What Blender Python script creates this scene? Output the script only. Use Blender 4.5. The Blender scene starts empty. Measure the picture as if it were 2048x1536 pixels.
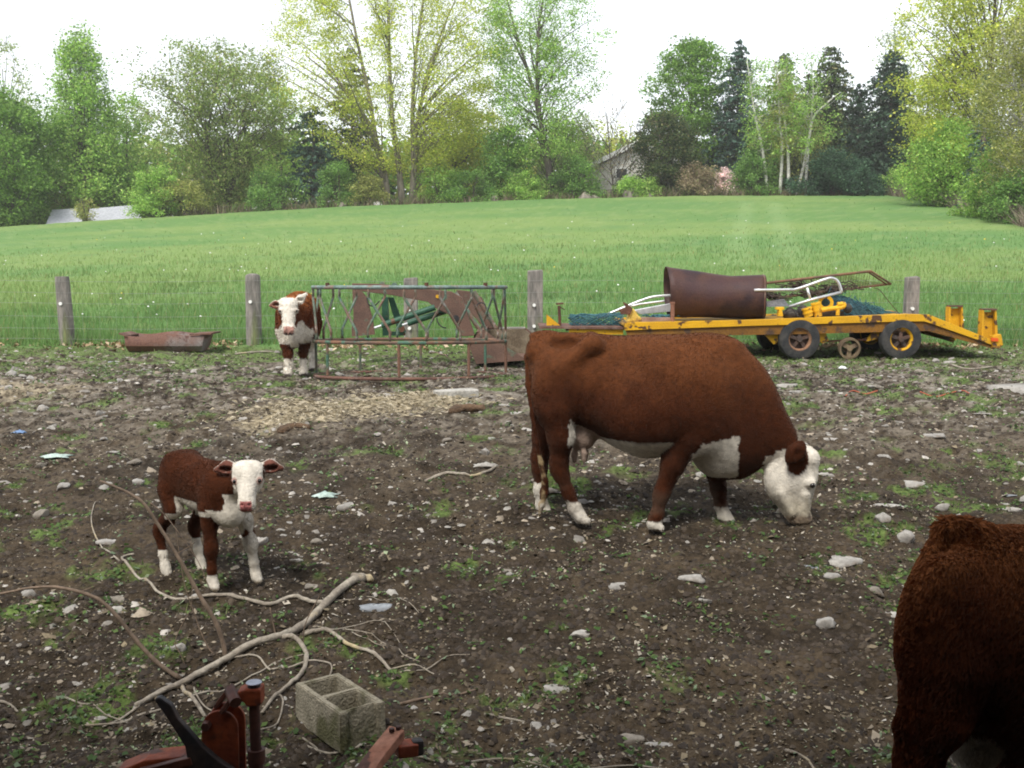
import bpy, bmesh, math, random
import numpy as np
from mathutils import Vector, Matrix

random.seed(7)
RNG = np.random.default_rng(11)
SC = bpy.context.scene
COL = SC.collection

# ------------------------------------------------------------------ camera, sky, sun, exposure
EYE = 2.2                      # camera height above the yard (m)
FPX = 2161.0                   # focal length in pixels of the 2048 px wide photograph
PITCH = math.atan(228 / FPX)
CP, SP = math.cos(PITCH), math.sin(PITCH)
cam = bpy.data.cameras.new("camera")
cam.sensor_width = 36.0
cam.lens = FPX / 2048 * 36.0
cam.clip_start, cam.clip_end = 0.05, 3000
cam_ob = bpy.data.objects.new("camera", cam)
cam_ob.location = (0, 0, EYE)
cam_ob.rotation_euler = (math.radians(90) - PITCH, 0, 0)
COL.objects.link(cam_ob)
SC.camera = cam_ob

SUN_EL, SUN_AZ = math.radians(54), math.radians(203)   # azimuth clockwise from +y
world = bpy.data.worlds.new("World")
SC.world = world
world.use_nodes = True
wn = world.node_tree
wn.nodes.clear()
sky = wn.nodes.new('ShaderNodeTexSky')
sky.sky_type = 'NISHITA'
sky.sun_disc = False
sky.sun_elevation = SUN_EL
sky.sun_rotation = SUN_AZ
sky.air_density = 1.0
sky.dust_density = 1.0
sky.ozone_density = 1.0
hs = wn.nodes.new('ShaderNodeHueSaturation')
hs.inputs['Saturation'].default_value = 0.22
bg = wn.nodes.new('ShaderNodeBackground')
bg.inputs['Strength'].default_value = 0.125
wo = wn.nodes.new('ShaderNodeOutputWorld')
wn.links.new(sky.outputs[0], hs.inputs['Color'])
wn.links.new(hs.outputs[0], bg.inputs[0])
wn.links.new(bg.outputs[0], wo.inputs[0])

sl = bpy.data.lights.new("sun", 'SUN')
sl.energy = 1.5
sl.angle = math.radians(14)
sl.color = (1.0, 0.955, 0.87)
sun = bpy.data.objects.new("sun", sl)
sd = Vector((math.sin(SUN_AZ) * math.cos(SUN_EL), math.cos(SUN_AZ) * math.cos(SUN_EL), math.sin(SUN_EL)))
sun.rotation_euler = (-sd).to_track_quat('-Z', 'Y').to_euler()
sun.location = sd * 50
COL.objects.link(sun)

SC.view_settings.view_transform = 'Standard'
SC.view_settings.look = 'None'
SC.view_settings.gamma = 1.0
SC.view_settings.exposure = 1.2
SC.cycles.volume_bounces = 0
SC.cycles.max_bounces = 6
SC.cycles.diffuse_bounces = 3
SC.cycles.transparent_max_bounces = 8
SC.cycles.use_denoising = True
SC.cycles.filter_width = 1.9


# ------------------------------------------------------------------ helpers
def ray(px, py):
    x = (px - 1024) / FPX
    v = (768 - py) / FPX
    return x, CP + v * SP, -SP + v * CP


def W(px, py, d):
    """World point at forward distance d seen along a direction of the survey photograph."""
    r = ray(px, py)
    t = d / r[1]
    return Vector((r[0] * t, d, EYE + r[2] * t))


YK = np.array([-60, 0, 3, 4.6, 6.3, 7.9, 10, 12, 14.2, 16, 16.8, 18.5, 20.8, 23])
ZK = np.array([-2.2, -2.2, -2.2, -2.11, -1.93, -1.875, -1.70, -1.53, -1.42, -1.52, -1.56, -1.53, -1.44, -1.20])
_yy = np.linspace(-60, 24, 1700)
_zz = np.interp(_yy, YK, ZK)
_k = np.ones(21) / 21
_zz[10:-10] = np.convolve(_zz, _k, 'valid')
CPX = np.array([-1200, 0, 250, 470, 700, 1100, 1400, 1850, 3200])
CPY = np.array([470, 455, 439, 427, 414, 400, 393, 393, 393])
CZ = (540 - CPY) / FPX * 100


def terrain(x, y):
    """Smooth height of the land (no clods)."""
    x = np.asarray(x, float)
    y = np.asarray(y, float)
    zy = np.interp(y, _yy, _zz)
    u = x / np.maximum(y, 12) * FPX + 1024
    zc = np.interp(u, CPX, CZ)
    t = np.clip((y - 20.8) / 79.2, 0, 1)
    zf = -1.44 + (zc + 1.44) * (t * 0.93 + 0.07 * t * t) - np.clip(y - 100, 0, 400) * 0.03
    w = np.clip((y - 20.3) / 2.5, 0, 1)
    w = w * w * (3 - 2 * w)
    return EYE + zy * (1 - w) + zf * w


def _h(ix, iy, seed):
    n = (ix * 374761393 + iy * 668265263 + seed * 974634599) & 0xFFFFFFFF
    n = ((n ^ (n >> 13)) * 1274126177) & 0xFFFFFFFF
    n = n ^ (n >> 16)
    return (n & 0xFFFF) / 65535.0


def vn(x, y, seed=0):
    """2-D value noise 0..1."""
    x = np.asarray(x, float); y = np.asarray(y, float)
    fx, fy = np.floor(x), np.floor(y)
    ix, iy = fx.astype(np.int64), fy.astype(np.int64)
    tx, ty = x - fx, y - fy
    tx = tx * tx * (3 - 2 * tx); ty = ty * ty * (3 - 2 * ty)
    a = _h(ix, iy, seed) * (1 - tx) + _h(ix + 1, iy, seed) * tx
    b = _h(ix, iy + 1, seed) * (1 - tx) + _h(ix + 1, iy + 1, seed) * tx
    return a * (1 - ty) + b * ty


def fbm(x, y, seed=0, oct=4):
    s, a, t = 0, 1.0, 0
    for i in range(oct):
        s = s + a * vn(x * 2 ** i, y * 2 ** i, seed + i * 17)
        t += a
        a *= 0.55
    return s / t


def vn3(P, f, seed=0):
    """cheap 3-D noise from three 2-D slices, 0..1"""
    return (vn(P[:, 0] * f + P[:, 2] * f * .31, P[:, 1] * f + P[:, 2] * f * .77, seed)
            + vn(P[:, 1] * f - P[:, 0] * f * .41, P[:, 2] * f + P[:, 0] * f * .23, seed + 5)
            + vn(P[:, 2] * f + P[:, 1] * f * .37, P[:, 0] * f - P[:, 1] * f * .53, seed + 9)) / 3


def clods(x, y):
    x = np.asarray(x, float); y = np.asarray(y, float)
    a = (fbm(x * 1.1, y * 1.1, 3, 3) - .5) * .12
    b = (fbm(x * 6, y * 6, 8, 3) - .5) * .095
    h = vn(x * 5.2 + fbm(x, y, 5, 2), y * 5.2, 29)
    c = np.abs(fbm(x * 3.1, y * 3.1, 21, 2) - .5) * -.07 - np.clip(h - .72, 0, 1) * .16 * (vn(x * .6, y * .6, 33) > .35)
    f = np.clip((24 - y) / 5, 0, 1)
    return (a + b + c) * f


def gz(x, y):
    return terrain(x, y) + clods(x, y)


def gzf(x, y):
    return float(gz(x, y))


def G(px, py, lift=0.0):
    """Where the line of sight meets the ground."""
    r = ray(px, py)
    lo = 2.5
    d = lo
    while d < 160:
        x = r[0] * d / r[1]
        if float(terrain(x, d)) > EYE + r[2] * d / r[1]:
            break
        lo = d
        d *= 1.02
    hi = d
    for _ in range(30):
        m = (lo + hi) / 2
        if float(terrain(r[0] * m / r[1], m)) > EYE + r[2] * m / r[1]:
            hi = m
        else:
            lo = m
    x, y = r[0] * hi / r[1], hi
    return Vector((x, y, gzf(x, y) + lift))


def tag(o, label=None, cat=None, group=None, kind=None):
    if label: o['label'] = label
    if cat: o['category'] = cat
    if group: o['group'] = group
    if kind: o['kind'] = kind
    return o


def E(name, loc, label, cat, group=None, rz=0.0):
    o = bpy.data.objects.new(name, None)
    o.empty_display_size = 0.2
    o.location = loc
    o.rotation_euler = (0, 0, rz)
    COL.objects.link(o)
    return tag(o, label, cat, group)


def np_obj(name, V, F, mat, parent=None, col=None, smooth=False):
    """Mesh object from arrays; F is (M,k)."""
    V = np.ascontiguousarray(V, dtype=np.float32)
    F = np.ascontiguousarray(F, dtype=np.int32)
    me = bpy.data.meshes.new(name)
    k = F.shape[1]
    me.vertices.add(len(V)); me.vertices.foreach_set('co', V.ravel())
    me.loops.add(F.size); me.loops.foreach_set('vertex_index', F.ravel())
    me.polygons.add(len(F))
    me.polygons.foreach_set('loop_start', np.arange(0, F.size, k, dtype=np.int32))
    if smooth:
        me.polygons.foreach_set('use_smooth', np.ones(len(F), dtype=bool))
    me.update(calc_edges=True)
    if col is not None:
        at = me.color_attributes.new('col', 'FLOAT_COLOR', 'POINT')
        c4 = np.ones((len(V), 4), dtype=np.float32); c4[:, :3] = col
        at.data.foreach_set('color', c4.ravel())
    me.materials.append(mat)
    o = bpy.data.objects.new(name, me)
    COL.objects.link(o)
    if parent is not None: o.parent = parent
    return o


class MB:
    """Collects solids in world coordinates and links them as one mesh."""
    def __init__(s):
        s.v, s.f = [], []

    def add(s, vs, fs):
        n = len(s.v)
        s.v += [Vector(v) for v in vs]
        s.f += [tuple(i + n for i in f) for f in fs]
        return s

    def box(s, c, size, R=None):
        c = Vector(c); h = Vector(size) / 2
        vs = []
        for z in (-1, 1):
            for x, y in ((-1, -1), (1, -1), (1, 1), (-1, 1)):
                p = Vector((x * h.x, y * h.y, z * h.z))
                vs.append(c + (R @ p if R else p))
        return s.add(vs, [(3, 2, 1, 0), (4, 5, 6, 7), (0, 1, 5, 4), (1, 2, 6, 5), (2, 3, 7, 6), (3, 0, 4, 7)])

    def beam(s, a, b, w, h, up=(0, 0, 1)):
        a, b = Vector(a), Vector(b)
        t = (b - a).normalized()
        side = t.cross(Vector(up)).normalized()
        u = side.cross(t)
        vs = []
        for p in (a, b):
            for x, y in ((-1, -1), (1, -1), (1, 1), (-1, 1)):
                vs.append(p + side * x * w / 2 + u * y * h / 2)
        return s.add(vs, [(3, 2, 1, 0), (4, 5, 6, 7), (0, 1, 5, 4), (1, 2, 6, 5), (2, 3, 7, 6), (3, 0, 4, 7)])

    def tube(s, pts, r, n=8, closed=False):
        pts = [Vector(p) for p in pts]
        m = len(pts)
        rr = list(r) if hasattr(r, '__len__') else [r] * m
        ts = []
        for i in range(m):
            a = pts[i - 1] if (i > 0 or closed) else pts[i]
            b = pts[(i + 1) % m] if (i < m - 1 or closed) else pts[i]
            t = b - a
            ts.append(t.normalized() if t.length > 1e-9 else Vector((0, 0, 1)))
        ref = Vector((0, 0, 1)) if abs(ts[0].z) < .9 else Vector((1, 0, 0))
        u = ts[0].cross(ref).normalized()
        vs = []
        for i in range(m):
            u = u - ts[i] * u.dot(ts[i])
            u = u.normalized() if u.length > 1e-6 else ts[i].orthogonal().normalized()
            w = ts[i].cross(u)
            for k in range(n):
                a = 2 * math.pi * k / n
                vs.append(pts[i] + (u * math.cos(a) + w * math.sin(a)) * rr[i])
        fs = []
        for i in range(m if closed else m - 1):
            j = (i + 1) % m
            for k in range(n):
                l = (k + 1) % n
                fs.append((i * n + k, i * n + l, j * n + l, j * n + k))
        if not closed:
            fs.append(tuple(range(n - 1, -1, -1)))
            fs.append(tuple((m - 1) * n + k for k in range(n)))
        return s.add(vs, fs)

    def cyl(s, a, b, r, n=16, r2=None):
        return s.tube([a, b], [r, r if r2 is None else r2], n)

    def prism(s, poly, depth):
        poly = [Vector(p) for p in poly]
        d = Vector(depth)
        n = len(poly)
        fs = [tuple(range(n)), tuple(range(2 * n - 1, n - 1, -1))]
        for i in range(n):
            j = (i + 1) % n
            fs.append((i, i + n, j + n, j))
        return s.add(poly + [p + d for p in poly], fs)

    def lathe(s, prof, o, ax, n=28):
        """prof: (distance along axis, radius)"""
        o, ax = Vector(o), Vector(ax).normalized()
        u = ax.orthogonal().normalized(); w = ax.cross(u)
        vs, fs = [], []
        for t, r in prof:
            for k in range(n):
                a = 2 * math.pi * k / n
                vs.append(o + ax * t + (u * math.cos(a) + w * math.sin(a)) * r)
        for i in range(len(prof) - 1):
            for k in range(n):
                l = (k + 1) % n
                fs.append((i * n + k, i * n + l, (i + 1) * n + l, (i + 1) * n + k))
        return s.add(vs, fs)

    def ell(s, c, r, nu=14, nv=9):
        c = Vector(c)
        r = Vector(r) if hasattr(r, '__len__') else Vector((r, r, r))
        vs = [c + Vector((0, 0, r.z))]
        for i in range(1, nv):
            a = math.pi * i / nv
            for k in range(nu):
                b = 2 * math.pi * k / nu
                vs.append(c + Vector((r.x * math.sin(a) * math.cos(b), r.y * math.sin(a) * math.sin(b), r.z * math.cos(a))))
        vs.append(c - Vector((0, 0, r.z)))
        fs = [(0, 1 + k, 1 + (k + 1) % nu) for k in range(nu)]
        for i in range(nv - 2):
            for k in range(nu):
                l = (k + 1) % nu
                fs.append((1 + i * nu + k, 1 + (i + 1) * nu + k, 1 + (i + 1) * nu + l, 1 + i * nu + l))
        b = 1 + (nv - 2) * nu
        fs += [(len(vs) - 1, b + (k + 1) % nu, b + k) for k in range(nu)]
        return s.add(vs, fs)

    def build(s, name, mat, parent=None, root=None, smooth=False, bevel=0.0, jitter=0.0):
        root = root if root is not None else parent
        off = root.location if root is not None else Vector((0, 0, 0))
        me = bpy.data.meshes.new(name)
        vs = [v - off for v in s.v]
        me.from_pydata([tuple(v) for v in vs], [], s.f)
        bm = bmesh.new(); bm.from_mesh(me)
        bmesh.ops.recalc_face_normals(bm, faces=bm.faces)
        if bevel:
            es = [e for e in bm.edges if len(e.link_faces) == 2 and e.calc_face_angle(0) > .5]
            bmesh.ops.bevel(bm, geom=es, offset=bevel, segments=2, affect='EDGES', profile=.6)
        if jitter:
            for v in bm.verts:
                v.co += Vector((random.uniform(-1, 1), random.uniform(-1, 1), random.uniform(-1, 1))) * jitter
        if smooth:
            for f in bm.faces: f.smooth = True
            if smooth == 'auto':
                for e in bm.edges:
                    if len(e.link_faces) == 2 and e.calc_face_angle(0) > .6: e.smooth = False
        bm.to_mesh(me); bm.free()
        me.materials.append(mat)
        o = bpy.data.objects.new(name, me)
        COL.objects.link(o)
        if parent is not None: o.parent = parent
        return o


def curve(pts, sub=4):
    """Catmull-Rom through points."""
    P = [Vector(p) for p in pts]
    P = [P[0] * 2 - P[1]] + P + [P[-1] * 2 - P[-2]]
    out = []
    for i in range(1, len(P) - 2):
        for k in range(sub):
            t = k / sub
            a, b, c, d = P[i - 1], P[i], P[i + 1], P[i + 2]
            out.append(.5 * ((2 * b) + (c - a) * t + (2 * a - 5 * b + 4 * c - d) * t * t + (3 * b - a - 3 * c + d) * t ** 3))
    out.append(P[-2])
    return out


# ------------------------------------------------------------------ materials
def M(name, c1, c2=None, s=4.0, lo=.4, hi=.6, c3=None, s3=9.0, lo3=.55, hi3=.62, rough=.85, metal=0.0,
      bump=0.0, bs=30.0, stretch=(1, 1, 1), attr=False, fine=.25, fs=40.0, trans=0.0, spec=.3, sheen=0.0):
    m = bpy.data.materials.new(name)
    m.use_nodes = True
    nt = m.node_tree
    nt.nodes.clear()
    N, L = nt.nodes.new, nt.links.new
    out = N('ShaderNodeOutputMaterial')
    b = N('ShaderNodeBsdfPrincipled')
    b.inputs['Roughness'].default_value = rough
    b.inputs['Metallic'].default_value = metal
    b.inputs['Specular IOR Level'].default_value = spec
    tc = N('ShaderNodeTexCoord')
    mp = N('ShaderNodeMapping'); mp.inputs['Scale'].default_value = stretch
    L(tc.outputs['Object'], mp.inputs[0])

    def noise(scale, det=4):
        n = N('ShaderNodeTexNoise'); n.inputs['Scale'].default_value = scale; n.inputs['Detail'].default_value = det
        L(mp.outputs[0], n.inputs['Vector'])
        return n.outputs['Fac']

    def ramp(src, a, z):
        r = N('ShaderNodeMapRange'); r.inputs[1].default_value = a; r.inputs[2].default_value = z
        L(src, r.inputs[0])
        return r.outputs[0]

    def mix(f, a, z, mode='MIX'):
        x = N('ShaderNodeMix'); x.data_type = 'RGBA'; x.blend_type = mode
        if hasattr(f, 'is_linked'): L(f, x.inputs[0])
        else: x.inputs[0].default_value = f
        for i, q in ((6, a), (7, z)):
            if hasattr(q, 'is_linked'): L(q, x.inputs[i])
            else: x.inputs[i].default_value = (*q, 1)
        return x.outputs[2]
    if attr:
        a = N('ShaderNodeAttribute'); a.attribute_name = 'col'
        c = a.outputs['Color']
    else:
        c = c1
    if c2 is not None:
        c = mix(ramp(noise(s), lo, hi), c, c2)
    if c3 is not None:
        c = mix(ramp(noise(s3, 6), lo3, hi3), c, c3)
    if fine:
        g = N('ShaderNodeMapRange'); g.inputs[1].default_value = .3; g.inputs[2].default_value = .7
        g.inputs[3].default_value = 1 - fine; g.inputs[4].default_value = 1 + fine
        L(noise(fs, 5), g.inputs[0])
        cc = N('ShaderNodeCombineColor')
        for i in range(3): L(g.outputs[0], cc.inputs[i])
        c = mix(1.0, c, cc.outputs[0], 'MULTIPLY')
    if hasattr(c, 'is_linked'): L(c, b.inputs['Base Color'])
    else: b.inputs['Base Color'].default_value = (*c, 1)
    if bump:
        bp = N('ShaderNodeBump'); bp.inputs['Strength'].default_value = min(1, bump); bp.inputs['Distance'].default_value = .02 * max(1, bump)
        L(noise(bs, 6), bp.inputs['Height'])
        L(bp.outputs[0], b.inputs['Normal'])
    if sheen:
        b.inputs['Sheen Weight'].default_value = sheen
        b.inputs['Sheen Tint'].default_value = (1, .8, .6, 1)
    if trans:
        t = N('ShaderNodeBsdfTranslucent')
        if hasattr(c, 'is_linked'): L(c, t.inputs[0])
        else: t.inputs[0].default_value = (*c, 1)
        mx = N('ShaderNodeMixShader'); mx.inputs[0].default_value = trans
        L(b.outputs[0], mx.inputs[1]); L(t.outputs[0], mx.inputs[2])
        L(mx.outputs[0], out.inputs[0])
    else:
        L(b.outputs[0], out.inputs[0])
    return m


RUST = M('rust', (.115, .05, .03), (.06, .032, .028), 3, .35, .65, (.18, .075, .035), 11, .56, .7, rough=.85, bump=.5, bs=40)
RUST2 = M('rust_pale', (.17, .085, .06), (.09, .05, .04), 4, .35, .65, (.22, .17, .14), 7, .55, .7, rough=.85, bump=.4, bs=40)
YELLOW = M('yellow_paint', (.64, .35, .012), (.55, .29, .014), 2, .4, .6, (.09, .045, .025), 6, .57, .62, rough=.5, bump=.25, bs=25, fine=.12)
DKYEL = M('yellow_paint_shaded', (.20, .09, .012), (.14, .065, .014), 3, .4, .6, (.07, .04, .025), 6, .56, .62, rough=.65, bump=.3)  # darkened trailer yellow: shade below the flange painted in, plus rust chips
GREENP = M('green_paint_rusty', (.05, .14, .09), (.08, .17, .13), 6, .4, .6, (.15, .07, .04), 7, .52, .58, rough=.55, bump=.2)
GREENR = M('green_paint_worn', (.10, .16, .12), (.16, .10, .07), 5, .42, .6, (.25, .23, .21), 14, .58, .66, rough=.6)
ALU = M('galvanised_tube', (.72, .73, .74), (.55, .56, .57), 6, .4, .6, rough=.35, metal=.6, fine=.08)
RUBBER = M('tyre_rubber', (.028, .029, .031), (.06, .056, .052), 8, .4, .65, rough=.9, bump=.3, bs=60)
TEAL = M('teal_mesh_coating', (.03, .10, .13), (.05, .15, .17), 8, rough=.6)
WOOD = M('weathered_wood', (.25, .225, .20), (.15, .14, .125), 9, .4, .6, (.16, .19, .06), 2.2, .56, .7, stretch=(1, 1, .18), rough=.95, bump=.8, bs=18)
BARK = M('bark', (.13, .11, .09), (.07, .06, .05), 5, .4, .6, stretch=(1, 1, .3), rough=.95, bump=.6, bs=14)
BARKL = M('pale_bark', (.24, .21, .165), (.14, .12, .095), 4, .4, .6, stretch=(1, 1, .3), rough=.95, bump=.6, bs=14)
BIRCH = M('birch_bark', (.62, .60, .56), (.5, .48, .45), 4, .4, .6, (.06, .05, .045), 7, .6, .64, stretch=(1, 1, 1.6), rough=.8)
LEAF = M('foliage', (.1, .15, .04), attr=True, rough=.65, trans=.5, fine=0)
NEEDLE = M('needle_foliage', (.05, .09, .04), attr=True, rough=.7, trans=.15, fine=0)
GRASSM = M('grass_blades', (.1, .15, .04), attr=True, rough=.6, trans=.4, fine=0)
LITTERM = M('litter', (.1, .1, .1), attr=True, rough=.85, fine=.2, fs=60)

# ------------------------------------------------------------------ the land: one sheet from behind the barn to beyond the trees
def mixc(a, b, t):
    t = np.clip(t, 0, 1)[:, None]
    return np.asarray(a)[None] * (1 - t) + (np.asarray(b)[None] if np.ndim(b) == 1 else b) * t if np.ndim(a) == 1 else a * (1 - t) + np.asarray(b) * t


def sm(x, a, b):
    t = np.clip((x - a) / (b - a), 0, 1)
    return t * t * (3 - 2 * t)


def seg_dist(x, y, p, q):
    px, py = q[0] - p[0], q[1] - p[1]
    t = np.clip(((x - p[0]) * px + (y - p[1]) * py) / (px * px + py * py), 0, 1)
    return np.hypot(x - p[0] - t * px, y - p[1] - t * py)


HAY = [tuple(G(*p)[:2]) for p in ((560, 845), (640, 815), (760, 812), (870, 798))]
TRK = [[tuple(G(*p)[:2]) for p in q] for q in (((1494, 405), (1486, 455), (1472, 530)), ((1548, 405), (1562, 455), (1592, 530)))]


def green_mask(x, y):
    """How grassy the yard is: thin patches of weeds, closing into turf along the fence."""
    n = fbm(x * .8, y * .8, 40, 3) * .35 + fbm(x * 3.6, y * 3.6, 44, 3) * .65
    base = .60 - sm(y, 11, 17) * .07 - sm(y, 16.5, 19.5) * .22 - sm(y, 19.5, 20.6) * .5
    base = base - sm(x, .8, 3.5) * sm(y, 6, 8.5) * (1 - sm(y, 14, 17)) * .085 - sm(-x, 0, 4) * sm(y, 10.5, 13) * .03
    return sm(n, base, base + .10)


def land_colour(x, y):
    n1 = fbm(x * .5, y * .5, 31, 3)
    n2 = fbm(x * 4, y * 4, 35, 4)
    n3 = fbm(x * 13, y * 13, 37, 3)
    dirt = mixc((.032, .0235, .0155), (.076, .056, .036), sm(n1 * .5 + n2 * .5, .35, .65))
    gravel = mixc((.13, .108, .083), (.25, .22, .18), sm(n3, .35, .7))
    c = mixc(dirt, gravel, sm(y, 7.5, 14.5) * sm(n2 * .6 + n3 * .4, .36, .58) * .95)
    h = np.minimum.reduce([seg_dist(x, y, HAY[i], HAY[i + 1]) for i in range(3)])
    hm = 1 - sm(h + (n2 - .5) * .9, .12, .62)
    hx = np.hypot((x + 6.3) / 1.5, (y - 13.2) / 1.0)
    hm = np.maximum(hm, (1 - sm(hx + (n2 - .5) * 1.2, .3, 1)) * .7)
    c = mixc(c, np.array((.36, .30, .20)), hm * sm(n3, .2, .5) * .9)
    g = green_mask(x, y)
    gc = mixc((.075, .13, .030), (.13, .19, .05), n3)
    c = mixc(c, gc, g * .8 * sm(n3, .25, .45))
    # hay field
    v = x / np.maximum(y, 12)
    f1 = fbm(x * .05 + 3, y * .12, 50, 3)
    f2 = fbm(x * .5, y * .9, 53, 4)
    f3 = fbm(x * 2.5, y * 3.5, 56, 2)
    fc = mixc((.120, .225, .068), (.18, .265, .082), sm(f1, .35, .65))
    fc = mixc(fc, np.array((.11, .215, .08)), sm(f2, .55, .75) * .5)
    fc = mixc(fc, np.array((.24, .31, .12)), sm(f3, .55, .8) * .45)
    for q in TRK:
        dd = np.minimum(seg_dist(x, y, q[0], q[1]), seg_dist(x, y, q[1], q[2]))
        fc = mixc(fc, np.array((.26, .36, .16)), (1 - sm(dd + (f3 - .5) * 1.0, .1, .8)) * .33)
    fm = sm(y + (n2 - .5) * .8, 20.2, 20.9)
    c = mixc(c, fc, fm)
    # bare leaf mould under the trees beyond the field edge and on the right bank
    e = np.maximum(sm(y + (f2 - .5) * 2, 100.5, 102.5), right_bank(x, y))
    c = mixc(c, np.array((.13, .10, .06)), e * .9)
    return c


RB = [tuple(G(*p)[:2]) for p in ((1850, 400), (1920, 418), (1990, 436), (2060, 456), (2200, 480))]


def right_bank(x, y):
    """1 to the right of the field's right-hand edge"""
    bx = np.array([p[0] for p in RB]); by = np.array([p[1] for p in RB])
    o = np.argsort(by)
    edge = np.interp(y, by[o], bx[o], left=bx[o][0] + 8, right=bx[o][-1])
    return sm(x - edge, -.4, 1.0) * sm(y, 36, 42)


ys = [-40, -25, -14, -8, -4, -1, 1, 2, 3]
y = 3.4
while y < 22.5:
    ys.append(y); y *= 1.0062
while y < 420:
    ys.append(y); y *= 1.022
ys = np.array(ys)
NC = 640
us = np.linspace(-1, 1, NC)
us = np.sign(us) * np.abs(us) ** 1.0
YY, UU = np.meshgrid(ys, us, indexing='ij')
XX = UU * np.where(YY < 0, 9 - YY * 2, .60 * YY + 9 * np.exp(-np.maximum(YY, 0) / 3) + .4 + np.clip(YY - 60, 0, 400) * .5)
gx, gy = XX.ravel(), YY.ravel()
ii = np.arange(len(ys) * NC).reshape(len(ys), NC)
quads = np.stack([ii[:-1, :-1], ii[:-1, 1:], ii[1:, 1:], ii[1:, :-1]], -1).reshape(-1, 4)
gzv = gz(gx, gy) + np.where(gy > 21, (fbm(gx * .8, gy * .8, 60, 3) - .5) * .10, 0)

GROUND = M('ground', (.1, .1, .1), attr=True, rough=.95, fine=.42, fs=28, bump=1.0, bs=45, spec=.15)
tag(np_obj('ground', np.stack([gx, gy, gzv], 1), quads, GROUND, col=land_colour(gx, gy), smooth=True), kind='structure')


# ------------------------------------------------------------------ scattered stuff nobody could count
def pick(n, y0, y1, p=1.0, wide=.52):
    """n points on the ground in the visible fan, thinning with distance"""
    r = RNG.random(n)
    a = 2 - p
    y = (y0 ** (1 - p) + r * (y1 ** (1 - p) - y0 ** (1 - p))) ** (1 / (1 - p)) if abs(p - 1) > 1e-6 else y0 * (y1 / y0) ** r
    x = (RNG.random(n) * 2 - 1) * wide * y
    return x, y


def rand_dirs(n):
    v = RNG.normal(size=(n, 3))
    return v / np.linalg.norm(v, axis=1)[:, None]


def cards(C, size, asp, col, tilt=1.0, up=None, fold=.25):
    """leaf-like folded 4-gons: centres (n,3), sizes (n,)"""
    n = len(C)
    nrm = rand_dirs(n) * tilt + np.array([0, 0, 1.0 if up is None else up])
    nrm /= np.linalg.norm(nrm, axis=1)[:, None] + 1e-9
    a = np.cross(nrm, rand_dirs(n)); a /= np.linalg.norm(a, axis=1)[:, None] + 1e-9
    b = np.cross(nrm, a)
    s = size[:, None]
    j = lambda: (1 + RNG.uniform(-.35, .35, (n, 1)))
    p0 = C - a * s * .5 * j()
    p1 = C - b * s * .5 * asp * j() + nrm * s * fold * RNG.uniform(-.5, 1, (n, 1)) + a * s * RNG.uniform(-.2, .2, (n, 1))
    p2 = C + a * s * .5 * j()
    p3 = C + b * s * .5 * asp * j() + nrm * s * fold * RNG.uniform(-.5, 1, (n, 1)) + a * s * RNG.uniform(-.2, .2, (n, 1))
    V = np.stack([p0, p1, p2, p3], 1).reshape(-1, 3)
    F = np.arange(4 * n).reshape(n, 4)
    return V, F, np.repeat(col, 4, 0)


def palette(n, cols, w, jit=.2):
    k = RNG.choice(len(cols), n, p=np.array(w) / sum(w))
    c = np.array(cols)[k]
    return c * (1 + RNG.uniform(-jit, jit, (n, 1)))


# leaf litter: pale dead leaves and chips
n = 75000
x, y = pick(n, 4.0, 21, 1.15)
keep = (fbm(x * 1.2, y * 1.2, 70, 3) > RNG.uniform(.22, .62, n))
x, y = x[keep], y[keep]; n = len(x)
sz = np.exp(RNG.normal(-4.3, .45, n)) * (1 + .05 * (y - 4))
C = np.stack([x, y, gz(x, y) + sz * .14 + .003], 1)
V, F, c = cards(C, sz, .62, palette(n, [(.24, .20, .15), (.36, .32, .26), (.15, .12, .08), (.21, .17, .11), (.26, .31, .19), (.46, .43, .38), (.10, .075, .05)],
                                    [6, 4, 6, 5, 2, .8, 5]), tilt=.55)
tag(np_obj('leaf_litter', V, F, LITTERM, col=c), 'pale dead leaves and chips strewn over the dirt yard', 'leaf litter', kind='stuff')

# dry brown leaves blown along the foot of the fence
n = 4200
x = RNG.uniform(-11.5, 11, n); y = 20.75 + RNG.normal(0, .22, n) - np.abs(RNG.normal(0, .25, n))
keep = fbm(x * 1.3, y * .5, 77, 2) > RNG.uniform(.2, .75, n)
x, y = x[keep], y[keep]; n = len(x)
sz = RNG.uniform(.05, .12, n)
V, F, c = cards(np.stack([x, y, gz(x, y) + sz * .35], 1), sz, .7, palette(n, [(.36, .26, .15), (.28, .18, .10), (.48, .38, .26)], [3, 3, 2]), tilt=1)
tag(np_obj('dry_leaves', V, F, LITTERM, col=c), 'dry tan leaves drifted along the foot of the fence', 'dry leaves', kind='stuff')


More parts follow.
